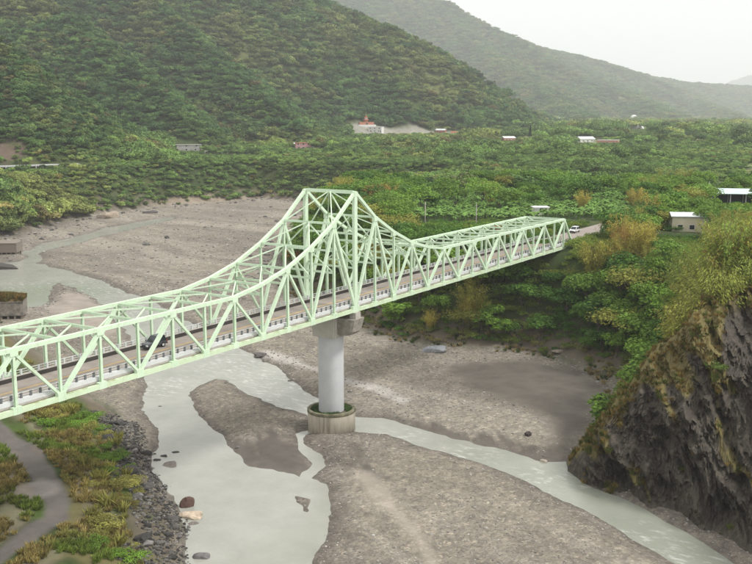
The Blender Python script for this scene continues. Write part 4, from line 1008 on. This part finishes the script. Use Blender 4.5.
def tint_of(i, bam):
    if bam:
        c = np.array(YEL_)*.75+np.array(OLIVE)*.25 if px[i] < 650 else np.array(OLIVE); c = c*(1-.5*rv[i]) + np.array(YEL_ if f1[i] > .1 else MID)*.5*rv[i]
        if rv[i] > .93: c = np.array(RUST)
    else:
        c = np.array(DARK)*(1-rv[i])+np.array(MID)*rv[i]
        if f2[i] > -.12: c = c*.45+np.array(BRIGHT)*.55
        if rv[i] > .92: c = np.array(OLIVE)*.6+np.array(YEL_)*.25
        if rv[i] < .02: c = np.array(RUST)*.8
    return c*(.85+.3*random.random())
LMK = [(pw[0], pw[1], 24, 'by the cream farm building'), (ps[0], ps[1], 30, 'by the open steel shed'), (112, -4, 15, 'by the road just off the bridge end'), (150, 5, 22, 'along the road past the bridge end'), (92, 4, 14, 'around the bridge abutment'),
       (57, 18, 17, 'behind the large pale boulder'), (p_hut[0], p_hut[1], 26, 'by the white flat roofed hut'), (53, -26, 22, 'above the dark mud flat'), (63, 40, 20, 'at the bank foot upstream of the bridge'), (15, -62, 20, 'on the brink of the dark cliff')]
def where(q, default, marks=None):
    best = default; bd = 1e9
    for lx, ly, lr, nm in (marks or LMK):
        d_ = math.hypot(q[0]-lx, q[1]-ly)
        if d_ < lr and d_ < bd: best, bd = nm, d_
    return best
TI = []
for i in range(n):
    bam = bool(zone_bam[i]); c = tint_of(i, bam); TI.append(c)
    if not indiv[i]: continue
    s = float(hgt[i]); zone = 'on the bank slope below the bridge' if (y[i] > -12 and x[i] < 100 and z[i] < 19.5) else ('on the ravine slope between bridge end and cliff' if z[i] < 18.5 else ('on the terrace top above the dark cliff' if (px[i] > 640 and dp[i] < 215) else 'on the wooded terrace around the farm building and fields'))
    bright = c[1] > .2; zone = where((x[i], y[i]), zone); size = 'tall' if s > 9.3 else ('small' if s < 5.5 else 'medium')
    if bam:
        cm, fo = random.choice(BAMB); kind = 'rusty bamboo clump' if c[0] > c[1]*1.3 else ('golden bamboo clump' if c[0] > c[1]*1.02 else 'olive green bamboo clump')
        t = empty('bamboo_clump', (x[i], y[i], z[i]-.15), random.random()*6.28, s); tag(t, '%s feathery %s %s' % (size, kind, zone), 'bamboo', '%s %ss %s' % (size, kind, zone))
        link('culms', cm, t); f = link('foliage', fo, t)
    else:
        fl = SPARSE if rv[i] < .12 else (UMBR if rv[i] > .8 else BROAD)
        tm, cr = random.choice(fl); kind = {id(SPARSE): 'thin airy', id(UMBR): 'flat topped', id(BROAD): 'dense rounded'}[id(fl)] + (' light green' if bright else ' dark green')
        t = empty('broadleaf_tree', (x[i], y[i], z[i]-.15), random.random()*6.28, s); t.scale = (s*1.12, s*1.12, s); tag(t, '%s %s tree %s' % (size, kind, zone), 'tree', '%s %s trees %s' % (size, kind, zone))
        link('trunk', tm, t); f = link('crown', cr, t)
    f.color = (*c, 1)
TI = np.array(TI); rest = ~indiv
if rest.sum():
    m = rest & ~zone_bam; scatter('terrace_trees', np.stack([x, y, z-.2], 1)[m], np.stack([hgt*1.1, hgt*1.1, hgt], 1)[m], rng.random(m.sum())*6.28, TI[m], TERR, 5, 'mass of small green trees filling the river terrace')
    m = rest & zone_bam; scatter('terrace_bamboo', np.stack([x, y, z-.2], 1)[m], hgt[m], rng.random(m.sum())*6.28, TI[m], BAMI, 3, 'mass of yellowish bamboo filling the river terrace')
# --- undergrowth on the near bank
P = sample(140, 420, lambda r: 1.5+(r-150)*.006); x, y = P[:, 0], P[:, 1]; z = height(x, y); dr = dist_bed(x, y); px, py, dp = proj(np.stack([x, y, z], 1))
ok = (dr > -.5+3*rng.random(len(x))) & ~((x < 20) & (y < 130) & (px < 330)) & (px > -40) & (px < 1500) & ~((x > 94) & (np.abs(y-5) < 5.6) & (x < 330)) & clear_of(x, y, -1.5) & ~banana_zone(x, y)
ok &= ~river_side(x, y)
ok &= low_growth(px, dp, z, np.full(len(x), 3.)) > 1.; x, y, z, dr = x[ok], y[ok], z[ok], dr[ok]; n = len(x); w = rng.random((n, 1)); c = np.array(DARK)*(1-w)+np.array(MID)*w; f = ss(0, .3, fbm(x/12, y/12, 3, 97))[:, None]; c = c*(1-f*.7)+np.array(OLIVE)*f*.7
lo = ss(5, 1, dr)[:, None]*(fbm(x/5, y/5, 2, 88)[:, None] > 0); c = c*(1-lo*.7)+np.array((.30, .25, .11))*lo*.7
scatter('bank_undergrowth', np.stack([x, y, z-.1], 1), (1.6+1.5*rng.random(n))*np.where(dr < 5, .8, 1.05), rng.random(n)*6.28, c, BUSHI, 4, 'low green and straw undergrowth on the river bank slope')
# --- far woods: plain, far bank, mountains
P = sample(400, 8600, lambda r: min(17, max(2.75, 2.75*(r/560)**.97)))
x, y = P[:, 0], P[:, 1]; z = height(x, y); dr = dist_bed(x, y); far = np.hypot(x-CAM[0], y-CAM[1]); px, py, dp = proj(np.stack([x, y, z], 1))
fld = fbm(x/120+3, y/150, 3, 44)
thin = ((fld > .08) & (z < 32) & (far > 300) & (rng.random(len(x)) < .9) & (px > 420) & (dr > 70))
grs = .7*fbm(x/150, y/150, 3, 98)+.6*fbm(x/50, y/50, 3, 94)+.15*fbm(x/12, y/12, 2, 93)
ok = ~((grs > .46) & (z > 34) & (rng.random(len(x)) < .45)) & (dr > -.5+2.5*rng.random(len(x))) & (px > -30) & (px < 790) & (py > -40) & clear_of(x, y) & ~thin & ~banana_zone(x, y) & (pline(CLEAR, x, y)[0] > 17+6*rng.random(len(x))) & (sdist(SANDBAR, x, y) > 15)
for q, r in ((hit(2, 152), 13), (hit(30, 162), 5)): ok &= (np.hypot(x-q[0], y-q[1]) > r*(.6+.6*rng.random(len(x))))
x, y, z, far, dr = x[ok], y[ok], z[ok], far[ok], dr[ok]; n = len(x); rv = rng.random((n, 1))
f1 = (.7*fbm(x/150, y/150, 3, 98)+.6*fbm(x/50, y/50, 3, 94))[:, None]; f2 = fbm(x/28, y/28, 3, 99)[:, None]
c = np.array((.042, .096, .030))*(1-rv)+np.array((.098, .172, .046))*rv
pl_ = ss(36, 30, z)[:, None]*ss(350, 500, far)[:, None]
a = ss(-.05, .35, f1+.4*(rv-.5)); c = c*(1-a*.5)+np.array((.22, .20, .07))*a*.5
a = ss(.15, .45, f2); c = c*(1-a*.5)+np.array((.11, .175, .035))*a*.5
a = (rng.random((n, 1)) > .975)*1.; c = c*(1-a*.6)+np.array((.19, .13, .06))*a*.6
c = c*(1+.25*pl_)+np.array((.03, .02, .0))*pl_
c = c*(.55+.95*rng.random((n, 1)))*np.array((1.06, 1.1, 1.02))+np.array((.010, .011, .012))
sz = np.clip(4.2*(far/560)**.93, 4.2, 22)*(.55+.95*rng.random(n)**1.6); sz = sz*np.where((z < 32) & (far < 2500), .72+.95*ss(.05, .3, fbm(x/75+4, y/75, 3, 92)), 1)*np.where(far > 2600, 1.15, 1)
sz = np.maximum(low_growth(*[proj(np.stack([x, y, z], 1))[k] for k in (0, 2)], z, sz*1.3)/1.3, 1.0)
scatter('hillside_forest', np.stack([x, y, z-.25*sz*.3], 1), np.stack([sz*1.12, sz*1.12, np.minimum(sz, 17)*(.8+.5*rng.random(n))], 1), rng.random(n)*6.28, c, FOREST, 7, 'continuous green forest covering the hills and far plain')
NFOREST = n
# --- banana plantation
P = sample(295, 640, lambda r: 2.35*max(1, r/330)); x, y = P[:, 0], P[:, 1]; z = height(x, y); ok = banana_zone(x, y) & (z > 17) & clear_of(x, y) & (dist_bed(x, y) > 20); x, y, z = x[ok], y[ok], z[ok]
px, py, dp = proj(np.stack([x, y, z], 1)); o_ = np.argsort(dp); n = len(x)
for i in o_[:260]:
    b_ = link('banana_plant', random.choice(BANO)); b_.location = (x[i], y[i], z[i]); s = random.uniform(2.6, 3.6); b_.scale = (s, s, s); b_.rotation_euler = (0, 0, random.random()*6.28); b_.color = (*(np.array((.14, .25, .055))*random.uniform(.75, 1.3)), 1)
    tag(b_, 'broad leaved banana plant at the river edge of the plantation', 'banana plant', 'banana plants along the plantation edge')
m = o_[260:]
scatter('banana_plantation', np.stack([x, y, z], 1)[m], 2.6+1.2*rng.random(len(m)), rng.random(len(m))*6.28, np.array((.14, .25, .055))*(.7+.6*rng.random((len(m), 1))), BANI, 3, 'bright green banana plantation covering the terrace')
# tall dark cypress by the farmhouse
p = hit(530, 140, 600); cyp = []
for k in range(520): t = random.random(); r = 1.9*(1-t)**.7*(.5+.5*random.random())+.1; a = random.random()*6.28; cyp.append((r*math.cos(a), r*math.sin(a), .6+t*15))
t = empty('cypress_tree', p); tag(t, 'tall narrow dark cypress standing above the far plain', 'tree'); V = []; F = []; tube(V, F, [(0, 0, -.5), (0, 0, 6), (0, 0, 14)], .3, .06, 6); link('trunk', mesh('trunk', V, F, BARK), t); f = link('crown', leaf_mesh('crown', cyp, 1.2, LEAFO), t); f.color = (.022, .04, .016, 1)

# --- left bank: bushes, grass, dark stones
def bank_ok(px_, py_): return True
LBP = [(10, 408), (85, 408), (118, 424), (132, 452), (140, 480), (146, 520), (140, 570), (70, 575), (72, 545), (92, 510), (78, 480), (58, 455), (30, 430)]
LBZ = poly(LBP, 3.2)
SH = poly([(92, 418), (133, 424), (150, 455), (150, 470), (165, 490), (176, 515), (184, 532), (176, 570), (142, 575), (140, 520), (124, 480), (108, 445)], .6)
SHZ = SH
cnt = 0; tries = 0; pts = []
while cnt < 95 and tries < 6000:
    tries += 1; q = LBZ.min(0)+rng.random(2)*(LBZ.max(0)-LBZ.min(0))
    if sdist(LBZ, q[:1], q[1:])[0] > -.3 or any((q[0]-a)**2+(q[1]-b)**2 < 1.9 for a, b in pts): continue
    z0 = H(*q); pts.append(tuple(q)); s = .9+2.0*random.random()**1.5; cnt += 1; v = fbm(q[:1]/7, q[1:]/7, 2, 101)[0]
    green = v > -.05; c = np.array((.15, .26, .035) if green else (.28, .27, .07))*random.uniform(.7, 1.25)
    bo = link('bush', random.choice(BUSH) if green or random.random() < .5 else random.choice(TUFTO)); bo.location = (q[0], q[1], z0-.1); bo.scale = (s*1.1, s*1.1, s*.85); bo.rotation_euler = (0, 0, random.random()*6.28); bo.color = (*c, 1)
    rdd = float(pline(ROADP, q[:1], q[1:])[0][0]); shd = float(sdist(SHZ, q[:1], q[1:])[0]); spot = 'beside the gravel track' if rdd < 4.5 else ('among the dark shore stones' if shd < 1 else ('under the bridge' if q[1] < 14 else 'on the bank between track and stones'))
    lb = '%s %s %s' % ('large' if s > 1.9 else ('small' if s < 1.2 else 'mid sized'), 'fresh green bush' if green else 'straw coloured bush', spot); tag(bo, lb, 'bush', lb.replace(' bush ', ' bushes '))
# grass over the bank
P = np.stack([rng.uniform(-85, 12, 30000), rng.uniform(-30, 75, 30000)], 1); x, y = P[:, 0], P[:, 1]; dr = dist_bed(x, y); rd = pline(ROADP, x, y)[0]; pl = hit(38, 490)
ok = (dr > 4+6*rng.random(len(x))) & (dr < 60) & (rd > 1.7+1.0*rng.random(len(x))) & (fbm(x/6+3, y/6, 3, 63) > -.22) & (np.hypot(x-pl[0], y-pl[1]) > 3); x, y, dr = x[ok], y[ok], dr[ok]; z = height(x, y); n = len(x)
f = ss(-.1, .25, fbm(x/7, y/7, 2, 101))[:, None]; rv = rng.random((n, 1)); c = np.array((.29, .235, .085))*(1-f)+np.array((.16, .22, .04))*f; c = c*(.55+.8*rv)
scatter('bank_grass', np.stack([x, y, z-.05], 1), .55+.75*rng.random(n), rng.random(n)*6.28, c, TUFTI, 3, 'dry straw and green grass on the bank beside the track')
# weeds along the right-bank foot and on the cliff, ring of weeds on the pier footing
P = sample(150, 300, lambda r: 1.5); x, y = P[:, 0], P[:, 1]; dr = dist_bed(x, y); ok = (dr > -3.5) & (dr < 5) & (x > 20) & (fbm(x/7, y/7, 2, 64) > .05); x, y = x[ok], y[ok]; z = height(x, y); n = len(x); rv = rng.random((n, 1)); g_ = (rng.random((n, 1)) > .7)*1.
c = (np.array((.30, .24, .11))*(1-g_)+np.array((.08, .12, .03))*g_)*(.6+.7*rv)
scatter('shore_weeds', np.stack([x, y, z-.05], 1), .6+.9*rng.random(n), rng.random(n)*6.28, c, TUFTI, 3, 'dry straw weeds along the foot of the wooded bank')
ci, cj = rng.integers(2, 678, 13500), rng.integers(15, 175, 13500); gg = CLIFFG[ci, cj]; k = rng.random(13500) < gg*.6+.004; Q = CLIFF[ci[k], cj[k]]; n = len(Q); rv = rng.random((n, 1)); f = (rng.random((n, 1)) > .55)*1.
c = (np.array((.20, .145, .045))*(1-f)+np.array((.10, .12, .025))*f)*(.6+.75*rv)
scatter('cliff_grass', Q-np.array((0, 0, .15)), .5+.8*rng.random(n), rng.random(n)*6.28, c, TUFTI, 3, 'tan and green grass clinging to the dark cliff')
a = rng.random(90)*6.28; a = a[(np.cos(a-R(150)) > .1) | (np.cos(a+R(15)) > .55)]; r = rng.uniform(2.5, 3.45, len(a)); n = len(a)
o = scatter('footing_weeds', np.stack([r*np.cos(a), WID/2+r*np.sin(a), np.full(n, 3.18)], 1), .5+.7*rng.random(n), rng.random(n)*6.28, np.array((.07, .12, .03))*(.7+.6*rng.random((n, 1))), BUSHI, 4, 'green weeds growing inside the drum footing of the pier')
# shrubs hanging on the cliff top: individual clumps
cnt = 0
for k in range(400):
    if cnt >= 46: break
    i, j = random.randint(120, 430), random.randint(70, 165); q = CLIFF[i, j]
    if CLIFFG[i, j] < .45 and random.random() > .12: continue
    s = random.uniform(1.2, 2.6); bo = link('bush', random.choice(BUSH)); bo.location = (q[0], q[1], q[2]-.3); bo.scale = (s, s, s); bo.rotation_euler = (0, 0, random.random()*6.28); cnt += 1
    g_ = random.random() < .5; bo.color = (*(np.array((.10, .15, .03) if g_ else (.19, .15, .05))*random.uniform(.7, 1.2)), 1)
    tag(bo, 'green bush rooted on the dark cliff' if g_ else 'olive bush rooted on the dark cliff', 'bush', 'green bushes on the cliff' if g_ else 'olive bushes on the cliff')
# revetment top grass
for o_, L, W, zt in ((RV, 16, 6, 5.5),):
    M = Matrix.Translation(o_.location) @ Matrix.Rotation(o_.rotation_euler.z, 4, 'Z'); Q = np.array([M @ Vector((-random.random()*L, .3+random.random()*(W+3), zt+max(0, 1.4*math.sin(random.random()*3)))) for k in range(900)]); n = len(Q); f = (vn(Q[:, 0]/3, Q[:, 1]/3)[:, None] > .1)*1.
    inner = Q.copy()
    bm = bmesh.new(); bmesh.ops.create_grid(bm, x_segments=24, y_segments=14, size=.5)
    for v in bm.verts: 
        e = min(.5-abs(v.co.x), .5-abs(v.co.y))*2; v.co = Vector(((v.co.x-.5)*L, (v.co.y+.5)*W, zt-.02+1.5*e**.6 + .3*vn(np.array([v.co.x*9]), np.array([v.co.y*5]), 2)[0]*e))
    mo = link('soil_mound', bm_mesh('soil_mound', bm, mat('dry_soil', (.15, .1, .045), .95), True), o_)
    Q = np.array([M @ Vector((lx, ly, zt+1.35*(max(0, min(.5-abs(lx/L+.5), .5-abs(ly/W-.5)))*2)**.6)) for lx, ly in [(-random.random()*L, random.random()*W) for k in range(900)]])
    c = (np.array((.26, .16, .05))*(1-f)+np.array((.15, .13, .04))*f)*(.6+.7*rng.random((n, 1)))
    scatter('revetment_grass', Q, .8+.8*rng.random(n), rng.random(n)*6.28, c, TUFTI, 3, 'dry orange grass on top of the pale revetment block')

# ------------------------------------------------------------------ stones
BOULD = [stone(3, STONEO, 'boulder', .22) for i in range(7)]
def boulder(px, py, w, h, c, label, group=None, Z=.0, dd=None):
    p = at(px, py, Z); zz = max(H(p[0], p[1]), -.3); o = link('boulder', random.choice(BOULD)); o.location = (p[0], p[1], zz+h*.18); o.scale = (w, (dd or w*.8), h); o.rotation_euler = (random.uniform(-.2, .2), random.uniform(-.2, .2), FACE+random.uniform(-.5, .5)); o.color = (*c, 1)
    tag(o, label, 'boulder', group)
boulder(186.5, 506, 2.2, 2.4, (.11, .065, .05), 'rounded reddish brown boulder beside the pale slab at the waterline')
boulder(190, 516, 3.9, 1.5, (.50, .41, .31), 'pale sandy slab boulder at the waterline below the brown one', dd=2.6)
boulder(202, 557, 2.2, 1.5, (.16, .155, .15), 'smooth grey boulder standing in the milky water'); boulder(193, 524, 1.8, .6, (.17, .15, .13), 'flat grey boulder awash beside the pale slab')
boulder(435, 350, 5.5, 2.2, (.30, .31, .33), 'large pale grey boulder below the wooded bank', Z=1.2); boulder(167, 466, 3.2, .7, (.17, .15, .13), 'flat brown boulder awash near the stony shore', dd=3.8)
boulder(261, 357, 3.4, 1.0, (.10, .09, .085), 'dark flat boulder splitting the channel behind the bridge'); boulder(267, 361, 2.2, .8, (.2, .18, .16), 'grey boulder in the channel next to the dark flat one')
boulder(559, 353, 4.2, .8, (.33, .28, .23), 'flat tan rock at the foot of the ravine slope', Z=1.4, dd=2); boulder(544, 460, 1.2, .8, (.42, .37, .3), 'small pale boulder at the mouth of the mud flat', Z=.3)
boulder(528, 436, 1.6, 1.0, (.06, .05, .045), 'dark driftwood coloured boulder alone on the gravel by the channel', Z=.8); boulder(164, 456, 1.6, .8, (.05, .047, .047), 'black boulder in the water off the stony shore'); boulder(175, 452, 1.8, .7, (.06, .057, .055), 'blackish boulder farther out from the stony shore'); boulder(158, 460, 1.5, .8, (.07, .066, .062), 'dark grey boulder touching the stony shore')
boulder(160, 406, 1.5, .6, (.09, .085, .08), 'lone dark boulder in the channel below the bridge'); boulder(258, 378, 1.5, .5, (.13, .12, .11), 'lone dark boulder in the rapids beside the gravel bar'); boulder(290, 381, 1.0, .5, (.12, .11, .10), 'small dark stone in the rapids before the pier')
boulder(150, 213, 9, 2.4, (.10, .09, .085), 'dark flat rock on the far shore of the gravel plain', Z=.8); boulder(106, 218, 11, 5, (.33, .27, .21), 'tan earth coloured rock at the foot of the far forest', Z=1)
# dark shore stones of the left bank: the largest ones as things, the small ones as rubble
cnt = 0; pts = []
while cnt < 110:
    q = SH.min(0)+rng.random(2)*(SH.max(0)-SH.min(0))
    if random.random() < .3 and sdist(SH, q[:1], q[1:])[0] > -2: continue
    if sdist(SH, q[:1], q[1:])[0] > 0 or any((q[0]-a)**2+(q[1]-b)**2 < .8 for a, b in pts): continue
    s = .4+1.0*random.random()**2+(1.1 if random.random() < .1 else 0); o = link('boulder', random.choice(BOULD)); o.location = (q[0], q[1], max(H(*q), -.1)+.12*s); o.scale = (s*1.15, s*.9, s*.62); o.rotation_euler = (random.uniform(-.3, .3), random.uniform(-.3, .3), random.random()*6.28)
    v = random.uniform(.035, .1) if random.random() < .68 else random.uniform(.12, .22); o.color = (v, v*.95, v*.88, 1); pts.append(tuple(q)); cnt += 1
    wdd = float(water_d(q[:1], q[1:])[0]); spot = 'at the waterline of the stony shore' if wdd < 1.6 else ('on the stony shore' if wdd < 5 else 'at the grassy edge of stony shore')
    lb = '%s %s angular boulder %s' % ('big' if s > 1.1 else ('small' if s < .6 else 'mid sized'), 'blackish' if v < .07 else ('dark grey' if v < .11 else 'light grey'), spot); tag(o, lb, 'boulder', lb.replace('boulder', 'boulders'))
def stones_in(n, X0, X1, Y0, Y1, test): 
    P = np.stack([rng.uniform(X0, X1, n), rng.uniform(Y0, Y1, n)], 1); return P[test(P[:, 0], P[:, 1])]
P = stones_in(48000, -60, -5, -25, 60, lambda a, b: (sdist(SH, a, b)+3*fbm(a/4, b/4, 2, 111) < 1.5)); z = height(P[:, 0], P[:, 1]); n = len(P); s = .14+.5*rng.random(n)**2.5; v = .03+.16*rng.random((n, 1))**2
scatter('shore_rubble', np.stack([P[:, 0], P[:, 1], z+s*.08], 1), np.stack([s*1.2, s, s*.7], 1), rng.random(n)*6.28, v*np.array((1, .94, .86)), STONES, 6, 'dark broken stones covering the shore below the track')
# gravel cobbles over the riverbed, coarser with distance
P = sample(100, 640, lambda r: .0036*r+.22 if r < 320 else .0065*r); x, y = P[:, 0], P[:, 1]; dr = dist_bed(x, y); m = (dr < .5) | ((dr < 9) & (y < -38) & (x < 15)); x, y, dr = x[m], y[m], dr[m]
dens = .25+.75*ss(-.25, .35, fbm(x/20, y/20, 3, 121)+.5*fbm(x/6, y/6, 2, 122)); ok = rng.random(len(x)) < dens; ok &= (water_d(x, y) > .3) & (sdist(MUD, x, y) > -1) & (sdist(BAR2, x, y) > -1)
for W_ in WETS: ok &= sdist(W_, x, y) > -.5
ok &= (pline(STREAK2, x, y)[0] > 1.5) & (np.hypot(x, y-WID/2) > 4.4)
x, y = x[ok], y[ok]; z = height(x, y); far = np.hypot(x-CAM[0], y-CAM[1]); n = len(x); s = (.12+.28*rng.random(n)**3+.4*rng.random(n)*(rng.random(n) > .975))*np.clip(far/150, .8, 2.6); v = .13+.29*rng.random((n, 1))**1.5
scatter('gravel_cobbles', np.stack([x, y, z+s*.1], 1), np.stack([s*1.25, s, s*.62], 1), rng.random(n)*6.28, v*np.array((1., .96, .87)), STONES, 6, 'grey and pale cobbles strewn over the gravel riverbed')
# scattered bigger stones in the upstream plain and at the far shore
P = sample(300, 640, lambda r: 4.6); x, y = P[:, 0], P[:, 1]; dr = dist_bed(x, y); fsh = (dr > -14) & (dr < 6); ok = (dr < 6) & (water_d(x, y) > 1) & ((rng.random(len(x)) < .05) | (fsh & (rng.random(len(x)) < .8))); x, y = x[ok], y[ok]; z = height(x, y); n = len(x); s = .7+2.2*rng.random(n)**3; v = .05+.16*rng.random((n, 1))
scatter('far_shore_stones', np.stack([x, y, z+s*.08], 1), np.stack([s*1.3, s, s*.6], 1), rng.random(n)*6.28, v*np.array((1., .93, .86)), STONES, 6, 'dark and tan stones along the far shore of the gravel plain')

# ------------------------------------------------------------------ haze
o = box('haze', -23000, 23000, -23000, 23000, -3, 2600, None)
hm = bpy.data.materials.new('valley_haze'); hm.use_nodes = True; nt = hm.node_tree; nt.nodes.remove(nt.nodes['Principled BSDF'])
pv = N(nt, 'ShaderNodeVolumePrincipled'); pv.inputs['Color'].default_value = (.94, .97, 1, 1); pv.inputs['Density'].default_value = HAZE; pv.inputs['Anisotropy'].default_value = 0.0
nt.links.new(pv.outputs[0], nt.nodes['Material Output'].inputs['Volume']); o.data.materials.clear(); o.data.materials.append(hm); tag(o, 'thin pale valley haze', kind='stuff')
print('FOREST', NFOREST, 'objects', len(bpy.data.objects))
